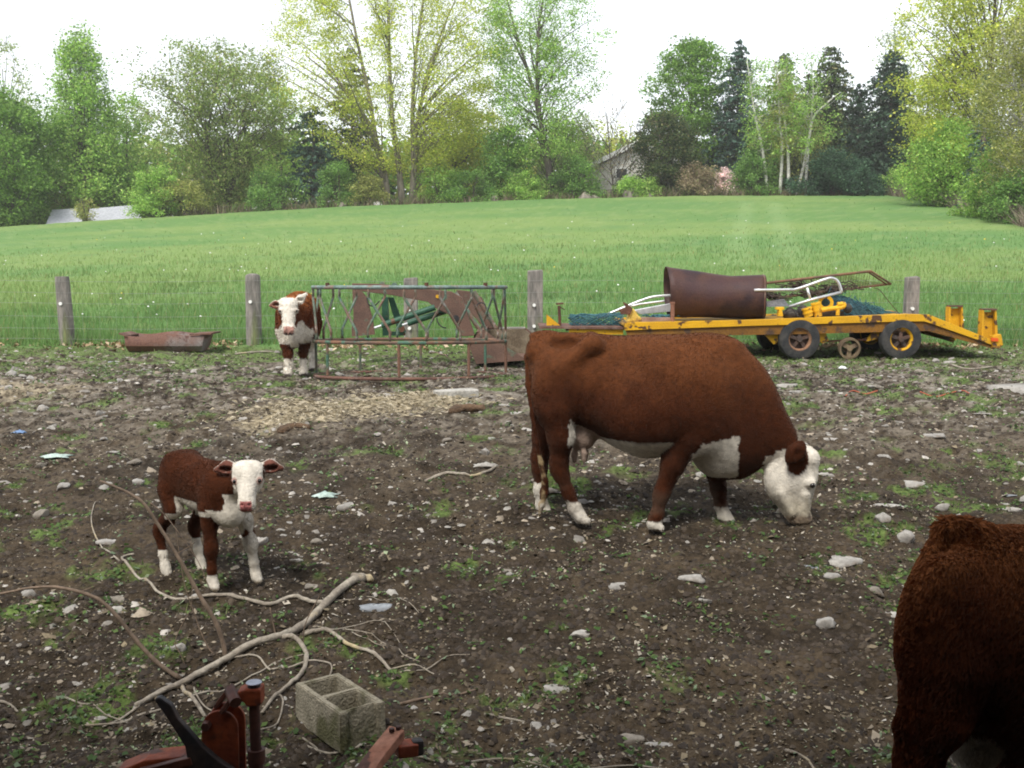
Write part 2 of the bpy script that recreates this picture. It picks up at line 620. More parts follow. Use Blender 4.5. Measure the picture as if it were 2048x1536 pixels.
# gravel and crumbs of soil: low stones
def pebbles(x, y, sx, flat, col, sink=.3):
    n = len(x)
    base = np.array([(1, 0, 0), (.5, .87, 0), (-.5, .87, 0), (-1, 0, 0), (-.5, -.87, 0), (.5, -.87, 0),
                     (.45, .3, .8), (-.45, .4, .85), (-.1, -.5, .8)], float)
    fc = [(0, 1, 6), (1, 7, 6), (1, 2, 7), (2, 3, 7), (3, 8, 7), (3, 4, 8), (4, 5, 8), (5, 6, 8), (5, 0, 6), (6, 7, 8)]
    B = base[None] * (1 + RNG.uniform(-.3, .3, (n, 9, 1)))
    a = RNG.uniform(0, 2 * math.pi, n)
    ca, sa = np.cos(a)[:, None], np.sin(a)[:, None]
    ex = RNG.uniform(.6, 1, n)[:, None]
    X = B[:, :, 0] * sx[:, None]; Y = B[:, :, 1] * sx[:, None] * ex; Z = B[:, :, 2] * (sx * flat)[:, None]
    V = np.stack([x[:, None] + X * ca - Y * sa, y[:, None] + X * sa + Y * ca, gz(x, y)[:, None] + Z - (sx * flat * sink)[:, None]], -1).reshape(-1, 3)
    F = (np.array(fc)[None] + 9 * np.arange(n)[:, None, None]).reshape(-1, 3)
    return V, F, np.repeat(col, 9, 0)


n = 26000
x, y = pick(n, 4.0, 20, 1.15)
sx = RNG.uniform(.008, .028, n) * (1 + .05 * (y - 4))
V, F, c = pebbles(x, y, sx, RNG.uniform(.5, .95, n), palette(n, [(.045, .033, .024), (.066, .050, .035), (.032, .024, .018)], [3, 3, 3]))
tag(np_obj('soil_crumbs', V, F, LITTERM, col=c), 'dark crumbs and clods of trampled soil over the yard', 'soil', kind='stuff')

n = 7500
x, y = pick(n, 4.2, 20, .5)
keep = fbm(x * .7, y * .7, 81, 3) + sm(y, 7, 14) * .18 > RNG.uniform(.4, .8, n)
x, y = x[keep], y[keep]; n = len(x)
sx = np.exp(RNG.normal(-4.1, .45, n)) * (1 + .05 * (y - 4))
V, F, c = pebbles(x, y, sx, RNG.uniform(.35, .7, n), palette(n, [(.32, .30, .27), (.23, .21, .185), (.40, .37, .33), (.30, .25, .19)], [3, 4, 1.5, 3]))
tag(np_obj('gravel', V, F, LITTERM, col=c), 'small pale gravel stones scattered over the dirt yard', 'gravel', kind='stuff')

# hay: pale straw strands over the spill in the middle of the yard
n = 4500
k = RNG.integers(0, 3, n); t = RNG.random(n)[:, None]
P = np.array(HAY)[k] * (1 - t) + np.array(HAY)[k + 1] * t + RNG.normal(0, .27, (n, 2)) * np.array([1.3, 1])
V, F, c = cards(np.stack([P[:, 0], P[:, 1], gz(P[:, 0], P[:, 1]) + .012 + RNG.random(n) * .03], 1), RNG.uniform(.04, .12, n), .055,
                palette(n, [(.42, .36, .25), (.32, .27, .18), (.5, .44, .33)], [3, 2, 2]), tilt=.35)
tag(np_obj('spilled_hay', V, F, LITTERM, col=c), 'pale spilled hay and straw strewn in the middle of the yard', 'hay', kind='stuff')

# small weeds: broad leaves near, grass tufts in the grassy patches
n = 5200
x, y = pick(n, 4.0, 18, .95)
gm = green_mask(x, y)
keep = (gm > .2) | (RNG.random(n) < .14)
x, y = x[keep], y[keep]
m = 9
cx = np.repeat(x, m) + RNG.normal(0, .05, len(x) * m) * np.repeat(1 + .05 * (y - 4), m)
cy = np.repeat(y, m) + RNG.normal(0, .05, len(x) * m) * np.repeat(1 + .05 * (y - 4), m)
sz = RNG.uniform(.014, .042, len(cx)) * (1 + .03 * (cy - 4))
V, F, c = cards(np.stack([cx, cy, gz(cx, cy) + sz * .5], 1), sz, .6,
                palette(len(cx), [(.06, .115, .03), (.085, .155, .04), (.13, .20, .06), (.20, .27, .16), (.15, .15, .06)], [4, 4, 2, 1.3, 1.5]), tilt=.6)
tag(np_obj('yard_weeds', V, F, GRASSM, col=c), 'small green weeds sprouting in patches on the dirt yard', 'weeds', kind='stuff')


def blades(x, y, z, h, w, col, lean=.35):
    n = len(x)
    a = RNG.uniform(0, 2 * math.pi, n)
    l = RNG.normal(0, lean, (n, 2)) * h[:, None]
    dx, dy = np.cos(a) * w / 2, np.sin(a) * w / 2
    p0 = np.stack([x - dx, y - dy, z - .02], 1); p1 = np.stack([x + dx, y + dy, z - .02], 1)
    p2 = np.stack([x + l[:, 0], y + l[:, 1], z + h], 1)
    return np.stack([p0, p1, p2], 1).reshape(-1, 3), np.arange(3 * n).reshape(n, 3), np.repeat(col, 3, 0)


n = 26000
x, y = pick(n, 4.2, 20.6, .3)
gm = green_mask(x, y)
keep = gm > RNG.uniform(.15, 1, n)
x, y = x[keep], y[keep]; n = len(x)
V, F, c = blades(x, y, gz(x, y), RNG.uniform(.02, .07, n), RNG.uniform(.006, .012, n) * (1 + .08 * (y - 4)),
                 palette(n, [(.085, .15, .035), (.13, .21, .05), (.2, .24, .09)], [3, 4, 1]), .6)
tag(np_obj('yard_grass', V, F, GRASSM, col=c), 'short green grass in patches on the dirt yard', 'grass', kind='stuff')

# the hay field's grass: long by the fence, sparser far off where the sheet itself shows
n = 120000
x, y = pick(n, 20.6, 100, 2.1)
h = RNG.uniform(.10, .30, n) * np.where(y < 22.5, 1.15, .85) * (.7 + .6 * fbm(x * .6, y * .6, 90, 2))
f1 = fbm(x * .05 + 3, y * .12, 50, 3)
col = mixc((.155, .28, .085), (.22, .325, .10), sm(f1, .35, .65)) * (1 + RNG.uniform(-.17, .17, (n, 1)))
col = col * (1 - .30 * sm(fbm(x * .5, y * .9, 53, 4), .55, .72)[:, None])
col = np.where((RNG.random(n) < .08)[:, None], np.array([[.30, .30, .12]]), col)
fd_ = np.clip((y - 26) / 34, 0, 1)
keep = (right_bank(x, y) < .5) & (RNG.random(n) > fd_ * .93)
h = h * (1 - .5 * fd_)
x, y, h, col = x[keep], y[keep], h[keep], col[keep]; n = len(x)
V, F, c = blades(x, y, terrain(x, y), h, RNG.uniform(.010, .022, n) * (y / 20), col, .28)
tag(np_obj('field_grass', V, F, GRASSM, col=c), 'long green grass of the hay field beyond the fence', 'grass', kind='stuff')

# dandelion clocks and buttercups in the field
n = 300
x, y = pick(n, 21.3, 62, 1.2)
keep = (fbm(x * .25, y * .25, 95, 2) > RNG.uniform(.35, .75, n)) & (right_bank(x, y) < .3)
x, y = x[keep], y[keep]; n = len(x)
sz = RNG.uniform(.035, .06, n) * (1 + .012 * (y - 21))
V, F, c = pebbles(x, y, sz / 2, np.ones(n), palette(n, [(.75, .76, .72), (.65, .5, .05)], [5, 1], .1))
V[:, 2] += np.repeat(terrain(x, y) - gz(x, y) + RNG.uniform(.22, .38, n), 9)
tag(np_obj('field_flowers', V, F, LITTERM, col=c), 'white dandelion clocks dotted through the hay field', 'wildflowers', kind='stuff')

# ------------------------------------------------------------------ trees and shrubs
def base_at(px, d):
    x = (px - 1024) / FPX * d / (CP)  # near enough to the horizon line
    x = ray(px, 420)[0] * d / ray(px, 420)[1]
    return Vector((x, d, float(terrain(x, d)) - .1))


def leaves(C, size, cols, w, bright=1.0, tilt=1.0, up=None, asp=.75):
    n = len(C)
    return cards(C, size, asp, palette(n, cols, w, .3) * bright * 2.35, tilt, up, .35)


YG = ([(.22, .26, .04), (.30, .31, .055), (.15, .19, .035), (.24, .25, .06)], [3, 2, 2, 1])      # young yellow-green
LG = ([(.13, .22, .045), (.18, .27, .06), (.09, .16, .035), (.22, .29, .08)], [3, 2, 2, 1])      # fresh light green
MG = ([(.085, .155, .038), (.12, .195, .048), (.055, .11, .03)], [3, 2, 2])                         # mid green
BG = ([(.085, .155, .028), (.115, .19, .036), (.058, .112, .022)], [3, 2, 2])                          # bright deep maple
GG = ([(.12, .165, .045), (.16, .20, .055), (.085, .12, .038), (.17, .165, .075)], [3, 2, 2, 1])        # greyish green
PALE = ([(.17, .21, .09), (.22, .25, .12), (.13, .17, .07)], [2, 2, 2])
OLIVE = ([(.16, .175, .05), (.21, .21, .07), (.11, .13, .04)], [3, 2, 2])
DKN = ([(.018, .036, .022), (.03, .055, .03), (.012, .024, .016)], [3, 2, 2])                     # spruce
BLN = ([(.03, .058, .042), (.045, .08, .055), (.02, .038, .03)], [3, 2, 2])                       # white pine
CED = ([(.035, .055, .02), (.06, .08, .028), (.02, .034, .015), (.09, .085, .035)], [3, 2, 2, 1])
RHO = ([(.025, .055, .03), (.045, .085, .045), (.015, .033, .02)], [3, 2, 2])
BRN = ([(.16, .13, .08), (.11, .085, .055), (.20, .165, .11), (.12, .13, .05)], [3, 3, 2, 1])
PNK = ([(.42, .33, .33), (.5, .42, .41), (.3, .22, .21)], [2, 2, 1])


def broadleaf(label, px, top, wpx, d=108, pal=MG, nclump=150, nleaf=26, leaf=.34, cr=1.0, stems=1, low=.12, trunk=.28,
              bare=.0, shape='round', name='deciduous_tree', cat='tree', group=None, bark=None, path=None, seed=0, spread=.0, tw=True, base=None,
              limb=.25, flat=.7):
    """trunk(s) with limbs reaching out to every leaf clump; wpx is the crown's full width in the photograph"""
    rng = np.random.default_rng(seed * 31 + int(px) + int(top) * 7)
    nleaf = int(nleaf * 3.2); cr *= 1.4; leaf *= .76
    B = base if base is not None else base_at(px, d)
    H = (W(px, top, d).z - B.z)
    R = wpx / FPX * d / 2
    root = E(name, B, label, cat, group)
    wood = MB()
    paths = []
    if path:
        for pl in path:
            paths.append(curve([W(a, b, d) if i else Vector((W(a, b, d).x, d, B.z)) for i, (a, b) in enumerate(pl)], 3))
    else:
        for k in range(stems):
            a = rng.uniform(0, 6.28)
            sp = (spread if stems > 1 else .06) * R
            e = Vector((math.cos(a) * sp, math.sin(a) * sp, H * rng.uniform(.82, .97)))
            mid = e * .5 + Vector((rng.normal(0, .05) * R, rng.normal(0, .05) * R, 0))
            o = Vector((math.cos(a), math.sin(a), 0)) * (.25 * trunk * stems * (stems > 1))
            paths.append(curve([B + o, B + o + mid * .4 + Vector((0, 0, H * .05)), B + mid * 1.15, B + e], 3))
    for p in paths:
        m = len(p)
        r0 = trunk / math.sqrt(max(1, len(paths) * .6))
        wood.tube(p, [r0 * (1 - .93 * (i / (m - 1)) ** .8) + .02 for i in range(m)], 7)
    # clump centres inside the crown's outline
    T = rng.uniform(low, 1, nclump * 4)
    if shape == 'round': prof = np.sqrt(np.clip(1 - ((T - .52) / .5) ** 2, .02, 1))
    elif shape == 'spire': prof = np.clip(1.12 - T, .05, 1) ** .8 * sm(T, low - .1, low + .15)
    elif shape == 'vase': prof = (.35 + .65 * sm(T, .1, .6)) * np.sqrt(np.clip(1.04 - T ** 4, .02, 1))
    elif shape == 'column': prof = np.sqrt(np.clip(1 - (2 * T - 1) ** 6, .03, 1)) * .95
    else: prof = np.sqrt(np.clip(1 - T ** 2.2, .03, 1))       # mound
    keep = rng.random(len(T)) < (prof + .08)
    T, prof = T[keep][:nclump], prof[keep][:nclump]
    A = rng.uniform(0, 6.283, len(T))
    lob = 1 + .22 * np.sin(A * 3 + seed + T * 5) + .14 * np.sin(A * 5 + T * 9 + seed * 2)
    rad = R * prof * lob * rng.random(len(T)) ** .42
    C = np.zeros((len(T), 3)); src = []
    for i in range(len(T)):
        ax_ = B.x + math.cos(A[i]) * rad[i]
        p = min(paths, key=lambda w: abs(w[min(len(w) - 1, int(T[i] * (len(w) - 1)))].x - ax_)) if path else paths[i % len(paths)]
        q = p[min(len(p) - 1, int(T[i] * (len(p) - 1)))]
        axis = B.lerp(Vector((B.x if not path else p[-1].x * .3 + B.x * .7, B.y, B.z)), T[i])
        C[i] = (axis.x * .6 + q.x * .4 + math.cos(A[i]) * rad[i], q.y + math.sin(A[i]) * rad[i], B.z + T[i] * H)
        t0 = max(.06, T[i] - rng.uniform(.02, .10) - .22 * rad[i] / max(H, .1))
        src.append(p[min(len(p) - 2, int(t0 * (len(p) - 1)))])
    for i in range(len(T)):
        if rng.random() > limb: continue
        a, e = src[i], Vector(C[i])
        mid = a.lerp(e, .5) + Vector((rng.normal(0, .2), rng.normal(0, .2), -abs(rng.normal(0, .3)) + .08 * (e - a).length))
        ln = (e - a).length
        r = min(.4 * trunk, .016 + ln * .009)
        wood.tube(curve([a, mid, e + (e - mid) * .15], 2), [r, r * .8, r * .6, r * .4, .012][:5], 4)
    if bare:                                                    # leafless twigs standing above the leaves
        for i in range(int(nclump * bare)):
            j = rng.integers(0, len(T))
            a = Vector(C[j]); 
            e = a + Vector((rng.normal(0, .9), rng.normal(0, .9), rng.uniform(.8, 2.6)))
            wood.tube([a, a.lerp(e, .5) + Vector((rng.normal(0, .15), 0, .1)), e], [.03, .02, .008], 3)
    wood.build('trunk', bark or BARK, root, smooth=True)
    n = len(T) * nleaf
    if n:
        ci = np.repeat(np.arange(len(T)), nleaf)
        cs = cr * rng.uniform(.55, 1.35, len(T))
        D = rng.normal(size=(n, 3)); D *= (rng.random(n) ** .5 * 1.15 / np.linalg.norm(D, axis=1))[:, None]
        D = D * np.array([1, 1, flat]) * cs[ci][:, None] * .9
        P = C[ci] + D
        lum = (1 + rng.uniform(-.22, .22, len(T)))[ci][:, None]
        V, F, c = leaves(P, leaf * rng.uniform(.5, 1.3, n), pal[0], pal[1], 1.0)
        c = c * np.repeat(lum, 4, 0)
        np_obj('crown', V - np.array(B), F, LEAF, root, c)
    return root


def conifer(label, px, top, wpx, d=108, pal=DKN, shape=1.0, lev=.55, dens=1.0, low=.05, name='conifer_tree', group=None, droop=.25, leaf=.42, seed=0, layered=False):
    rng = np.random.default_rng(seed * 17 + int(px))
    B = base_at(px, d)
    H = W(px, top, d).z - B.z
    R = wpx / FPX * d / 2
    root = E(name, B, label, 'tree', group)
    wood = MB()
    wood.tube([B, B + Vector((rng.normal(0, .1), 0, H * .5)), B + Vector((0, 0, H))], [.3, .18, .03], 7)
    P, S = [], []
    z = low * H
    while z < H:
        t = z / H
        r = R * (max(0.0, 1 - t) ** (.75 * shape) * .97 + .05)
        if layered: r *= .7 + .5 * (math.sin(z * 2.2 + seed) > -.1)
        nb = int((5 + r * 2.2) * dens)
        for k in range(nb):
            a = rng.uniform(0, 6.283)
            ln = r * rng.uniform(.6, 1.12)
            e = Vector((math.cos(a) * ln, math.sin(a) * ln, -droop * ln + rng.normal(0, .15)))
            o = B + Vector((0, 0, z))
            if rng.random() < .35:
                wood.tube([o, o + e * .5 + Vector((0, 0, .08 * ln)), o + e], [.05, .03, .01], 3)
            m = int((ln * 7 + 4) * dens)
            u = rng.uniform(.12, 1.03, m)
            side = Vector((-math.sin(a), math.cos(a), 0))
            for q in u:
                s_ = rng.normal(0, .13 + .16 * ln * (1 - q) * .8)
                p = o + e * q + side * s_ + Vector((0, 0, .1 * ln * math.sin(q * 3) + rng.normal(0, .07)))
                P.append(p[:]); S.append(leaf * rng.uniform(.6, 1.25))
        z += lev * rng.uniform(.6, 1.1) * (1.5 if layered else 1)
    wood.build('trunk', BARK, root, smooth=True)
    V, F, c = leaves(np.array(P), np.array(S), pal[0], pal[1], tilt=.9, up=.9, asp=.45)
    np_obj('crown', V - np.array(B), F, NEEDLE, root, c)
    return root


def shrub(label, px, top, wpx, d=103, pal=MG, n=60, nleaf=30, leaf=.22, cr=.6, name='shrub', group=None, bare=0, seed=0, base=None, stems=5, limb=.6):
    return broadleaf(label, px, top, wpx, d, pal, n, nleaf, leaf, cr, stems=stems, low=.05, trunk=.09, shape='mound', name=name, cat='shrub',
                     group=group, seed=seed, spread=.5, bare=bare, base=base, limb=limb)


# left to right along the far side of the field
broadleaf('tall pale thin-leaved tree at the left edge, its top above the dark green maple', 22, 85, 130, 122, PALE, 90, 14, .36, 1.1, seed=1, low=.35, bare=.4)
broadleaf('dense dark green maple standing at the left edge of the tree line', 18, 185, 190, 104, BG, 230, 42, .36, 1.0, seed=2, low=.02)
broadleaf('light green tree with a ragged pointed top, second tall tree from the left', 178, 62, 200, 110, LG, 400, 28, .34, .95, stems=3, spread=.3, shape='spire', seed=3, low=.05, bare=.25, flat=1.2)
broadleaf('tall light green tree behind the gap left of the grey twiggy tree', 262, 190, 130, 118, LG, 120, 24, .36, 1.0, seed=4, low=.02)
shrub('bright light green sapling beside the grey roof on the left', 318, 338, 115, 101, LG, 110, 34, .24, .6, seed=5, name='sapling')
shrub('thin olive sapling standing between the two grey roofs', 170, 395, 40, 101, OLIVE, 26, 16, .2, .4, seed=66, name='sapling')
shrub('olive shrub at the field edge right of the bright sapling', 372, 362, 90, 101, OLIVE, 60, 28, .22, .6, seed=6)
broadleaf('broad grey-green multi-stemmed tree with bare twigs on top', 445, 100, 320, 106, GG, 460, 30, .30, 1.05, stems=6, spread=.55, shape='vase', trunk=.3, seed=7, low=.08, bare=.35, limb=.2)
broadleaf('pale green tree top showing behind the bluish pine', 568, 165, 100, 122, LG, 70, 24, .38, 1.1, seed=8, low=.25)
conifer('bluish white pine with layered boughs left of the yellow maple', 628, 205, 165, 106, BLN, .75, .55, 1.1, .03, name='pine_tree', droop=.12, leaf=.5, seed=1, layered=True)
conifer('tall dark pine behind the left half of the yellow maple', 706, 98, 150, 113, DKN, .7, .55, 1.0, .15, name='pine_tree', droop=.1, leaf=.5, seed=2, layered=True)
broadleaf('very tall spreading maple with yellow young leaves and three trunks', 795, -70, 385, 104, YG, 900, 22, .25, 1.15, trunk=.62, seed=9, low=.16, shape='vase', bark=BARKL, bare=.05, limb=.17,
          name='maple_tree', path=[[(776, 412), (768, 360), (752, 280), (738, 190), (716, 90), (695, -20), (685, -60)],
                [(806, 411), (796, 320), (784, 230), (779, 120), (776, 30), (772, -70)],
                [(823, 411), (828, 330), (825, 240), (830, 130), (842, 30), (856, -60)],
                [(823, 411), (829, 330), (832, 260), (856, 150), (885, 60), (915, -10)],
                [(776, 412), (770, 350), (740, 250), (670, 160), (610, 110)]], flat=.42)
broadleaf('bushy yellow-green tree right behind the three maple trunks', 905, 195, 180, 116, YG, 200, 28, .34, 1.0, seed=10, low=.02)
broadleaf('tall slender light green tree with a forked trunk at the centre', 1080, -50, 205, 104, LG, 420, 26, .25, 1.0, trunk=.42, seed=11, low=.2, shape='column', limb=.2, bare=.05,
          path=[[(1104, 402), (1096, 330), (1082, 250), (1074, 160), (1078, 60), (1090, -40)],
                [(1104, 402), (1096, 320), (1080, 240), (1058, 150), (1030, 60), (1010, -20)]], flat=.6)
broadleaf('low yellow-green tree left of the slender forked tree', 975, 225, 120, 119, YG, 100, 26, .34, 1.0, seed=12, low=.02)
shrub('dark green rounded bush between the maple and the forked tree', 1010, 258, 110, 104, MG, 90, 34, .28, .8, seed=13)
broadleaf('pale yellow-green bush tree behind the slender forked tree', 1140, 235, 110, 112, PALE, 100, 26, .32, .9, seed=14, low=.02)
shrub('dark green bush at the foot of the slender forked tree', 1150, 318, 100, 102.5, MG, 70, 34, .25, .7, seed=15)
broadleaf('yellowish tree behind the roof of the grey house', 1225, 245, 170, 132, YG, 110, 24, .42, 1.3, seed=16, low=.02)
broadleaf('small bare budding tree in front of the grey house', 1228, 208, 150, 103, BRN, 60, 5, .20, .9, stems=3, spread=.5, trunk=.09, seed=17, low=.3, bare=1.2, limb=.6)
broadleaf('bright green full-crowned maple behind the dark cedar', 1375, 84, 165, 113, BG, 230, 34, .36, 1.0, seed=18, low=.28, shape='round', name='maple_tree', limb=.4, flat=.55)
conifer('tall dark spruce right of the bright green maple', 1470, 86, 185, 110, BLN, .8, .5, 1.15, .03, name='spruce_tree', seed=3)
broadleaf('dark rounded cedar beside the grey house', 1332, 232, 118, 103.5, CED, 170, 46, .26, .8, seed=19, low=.02, shape='round', name='cedar_tree', limb=.3)
conifer('narrow dark spruce behind the two left birches', 1562, 108, 150, 113, CED, .7, .5, 1.1, .03, name='spruce_tree', seed=4)
conifer('wide dark spruce behind the leaning birch', 1655, 92, 220, 112, CED, .75, .5, 1.15, .03, name='spruce_tree', seed=5)
conifer('narrow green spruce between the birch trunks', 1610, 150, 120, 116, CED, .7, .5, 1.1, .03, name='spruce_tree', seed=9)
BIR = 'slim birch trees at the field edge'
for lb, pth, pw in (('slim white birch leaning left, leftmost of the four', [(1537, 368), (1525, 300), (1512, 240), (1501, 170), (1494, 120)], 80),
                    ('thin birch with a faint grey trunk, second of the four from the left', [(1560, 368), (1564, 300), (1559, 230), (1556, 170), (1552, 140)], 70),
                    ('slim upright white birch, third of the four from the left', [(1578, 372), (1576, 300), (1568, 230), (1558, 170), (1548, 120)], 90),
                    ('white birch leaning to the right with a forked top', [(1592, 374), (1612, 310), (1622, 240), (1626, 180), (1622, 115)], 110)):
    broadleaf(lb, pth[0][0], pth[-1][1] - 8, pw, 101.5, OLIVE if 'faint' in lb else LG, 75, 15, .24, .7, trunk=.17, seed=20 + pth[0][0] % 7, low=.3, shape='round', bark=BIRCH,
              name='birch_tree', group=BIR, path=[pth] + ([[(1612, 310), (1622, 250), (1650, 210), (1680, 185)]] if 'forked' in lb else []), limb=.5)
shrub('dark glossy rhododendron mound right of the birches', 1668, 308, 165, 101.5, RHO, 170, 42, .26, .65, seed=22, name='rhododendron', limb=.2)
shrub('pale pink flowering shrub between the cedar and the birches', 1452, 338, 48, 103, PNK, 50, 26, .2, .5, seed=23)
shrub('green bush under the dark spruce, left of the birches', 1508, 300, 90, 102, MG, 80, 36, .24, .6, seed=24)
broadleaf('olive leafy young tree around the birch trunks', 1580, 215, 150, 105, OLIVE, 110, 24, .27, .8, seed=25, low=.03)
conifer('very dark wide hemlock left of the big right-hand tree', 1775, 104, 205, 106, DKN, .7, .45, 1.25, .02, name='hemlock_tree', seed=6)
conifer('dark hemlock just behind the rhododendron mound', 1712, 170, 140, 109, DKN, .7, .5, 1.1, .03, name='hemlock_tree', seed=7)
broadleaf('pale airy tree top rising behind the dark hemlock', 1778, 60, 100, 120, PALE, 80, 14, .32, 1.0, seed=26, low=.5, bare=.4)
shrub('green leafy bush at the field corner under the hemlock', 1800, 340, 100, 101.5, LG, 60, 30, .24, .6, seed=27)
broadleaf('huge yellow-green tree towering over the right side of the field', 1965, -140, 330, 82, YG, 520, 26, .27, .95, trunk=.5, seed=28, low=.03, shape='round', limb=.15, bare=.05)
broadleaf('yellowish tree in front of the dark hemlock, left flank of the huge right tree', 1880, 110, 130, 88, YG, 190, 24, .26, .8, seed=29, low=.06, limb=.5)
broadleaf('fresh green small tree under the huge right-hand tree', 1895, 250, 160, 80, LG, 200, 30, .24, .75, seed=30, low=.02)
conifer('dark green conifer buried among the leafy trees on the right', 1962, 140, 90, 76, BLN, .7, .45, 1.0, .05, seed=8, leaf=.3)
broadleaf('grey-olive birch hanging into the right edge of the picture', 2045, 40, 170, 62, OLIVE, 330, 32, .17, .6, trunk=.16, seed=31, low=.1, shape='round', bark=BIRCH, name='birch_tree',
          path=[[(2075, 440), (2060, 330), (2040, 210), (2015, 110), (2000, 50)], [(2075, 440), (2065, 330), (2058, 230), (2035, 120), (2030, 60)]], limb=.8)
shrub('bright green bush at the foot of the grey-olive birch', 1990, 300, 130, 66, LG, 120, 34, .18, .5, seed=32)
shrub('dark green bush at the right edge above the dry brush', 2030, 345, 110, 61, MG, 90, 34, .17, .45, seed=33)

# bushes that close the gaps under the trees
UND = 'bushes under the tree line'
for i, (px, top, w, d, pal, lb) in enumerate((
        (70, 330, 120, 110, MG, 'mid green bush behind the grey roofs, next to the dark maple'),
        (165, 350, 120, 110.5, OLIVE, 'olive bush behind the grey roofs'),
        (235, 330, 110, 110, MG, 'mid green bush behind the right end of the grey roof'),
        (545, 340, 120, 102, MG, 'green bush under the right side of the grey-green tree'),
        (680, 330, 90, 102, MG, 'green bush between the bluish pine and the maple trunks'),
        (735, 350, 70, 102, OLIVE, 'olive bush at the foot of the left maple trunk'),
        (880, 330, 110, 103, LG, 'light green bush right of the maple trunks'),
        (945, 342, 120, 102, MG, 'mid green bush midway between maple and forked tree'),
        (1050, 345, 90, 101.5, LG, 'light green bush left of the forked trunk'),
        (1270, 355, 90, 101.5, LG, 'light green bush in front of the grey house'),
        (1395, 330, 80, 101.5, BRN, 'brown budding bush right of the dark cedar'),
        (1740, 350, 80, 101.5, RHO, 'dark bush between rhododendron and hemlock'),
        (1850, 345, 90, 96, LG, 'light green bush at the right corner of the field'))):
    shrub(lb, px, top, w, d, pal, 60, 34, .23, .6, group=UND, seed=40 + i)

# low brown brush along the edge of the field and on the right bank
n = 9000
u = RNG.uniform(380, 2100, n)
d = RNG.uniform(100.3, 102.6, n)
x = (u - 1024) / FPX * d
h = RNG.uniform(.2, 1.1, n) * (.4 + fbm(x * .3, d * .3, 33, 2))
V, F, c = blades(x, d, terrain(x, d), h, RNG.uniform(.05, .14, n), palette(n, BRN[0] + [(.10, .15, .04)], BRN[1] + [3]), .5)
m = 7000
y2 = RNG.uniform(50, 99, m)
bx = np.array([p[0] for p in RB]); by = np.array([p[1] for p in RB]); o = np.argsort(by)
x2 = np.interp(y2, by[o], bx[o]) + RNG.exponential(1.6, m) - .2
h2 = RNG.uniform(.3, 1.5, m)
V2, F2, c2 = blades(x2, y2, terrain(x2, y2), h2, RNG.uniform(.03, .08, m), palette(m, [(.22, .18, .14), (.16, .125, .09), (.28, .23, .18), (.12, .13, .06)], [3, 3, 2, 1]), .6)
tag(np_obj('dry_brush', np.concatenate([V, V2]), np.concatenate([F, F2 + len(V)]), LITTERM, col=np.concatenate([c, c2])),
    'dry brown brush along the edge of the hay field', 'brush', kind='stuff')

# far wood closing the view behind the tree line
n = 60000
u = RNG.uniform(-250, 2300, n)
d = RNG.uniform(128, 150, n)
x = (u - 1024) / FPX * d
topz = 8.5 + 6.5 * fbm(x * .09, d * 0 + 1, 12, 3) 
z = terrain(x, d) + topz * RNG.random(n) ** .7
V, F, c = leaves(np.stack([x, d, z], 1), RNG.uniform(.5, 1.1, n), MG[0] + LG[0] + OLIVE[0], MG[1] + LG[1] + OLIVE[1])
tag(np_obj('far_wood', V, F, LEAF, col=c), 'mixed green wood closing the view far behind the tree line', 'wood', kind='stuff')

# ------------------------------------------------------------------ unseen barn added behind the viewpoint so its eave shades the near yard
PLANK = M('barn_boards', (.10, .075, .055), (.06, .05, .04), 4, .4, .6, stretch=(6, 1, .4), rough=.95, bump=.5)
SHEET = M('barn_roofing', (.2, .19, .18), (.14, .10, .08), 3, .4, .6, rough=.7)
bn = E('shade_barn', (0, -6, 0), 'unseen board building added behind the viewpoint to shade the near yard', 'shade_barn')
m = MB()
m.box((-9.4, -1.2, 3.2), (15, .2, 6.4)); m.box((9.4, -1.2, 3.2), (15, .2, 6.4)); m.box((0, -1.2, 5.0), (3.8, .18, 2.8))
m.box((-16.9, -7, 2.6), (.2, 11.4, 5.2)); m.box((16.9, -7, 2.6), (.2, 11.4, 5.2)); m.box((0, -13, 2.6), (33.6, .2, 5.2))
m.build('wall', PLANK, bn)
m = MB()
m.prism([(-18, 1.2, 5.2), (-18, -7, 10.0), (-18, -7, 10.15), (-18, 1.2, 5.35)], (36, 0, 0))
m.prism([(-18, -15, 5.2), (-18, -7.003, 10.0), (-18, -7.003, 10.15), (-18, -15, 5.35)], (36, 0, 0))
m.build('roof', SHEET, bn)

# ------------------------------------------------------------------ houses and roofs
SIDING = M('grey_siding', (.66, .64, .60), (.55, .53, .49), 3, .4, .6, stretch=(1, 1, 7), rough=.85)
WHITE = M('white_paint', (.75, .75, .73), rough=.6, fine=.06)
SHING = M('grey_shingles', (.42, .43, .47), (.33, .34, .38), 5, .4, .6, rough=.9, fine=.2)
GLASS = M('window_glass', (.03, .035, .04), rough=.1, fine=0)
DKWOOD = M('grey_fence_boards', (.16, .14, .125), (.10, .09, .08), 4, .4, .6, rough=.95)


def W2(px, py, d, lift=0): return W(px, py, d)


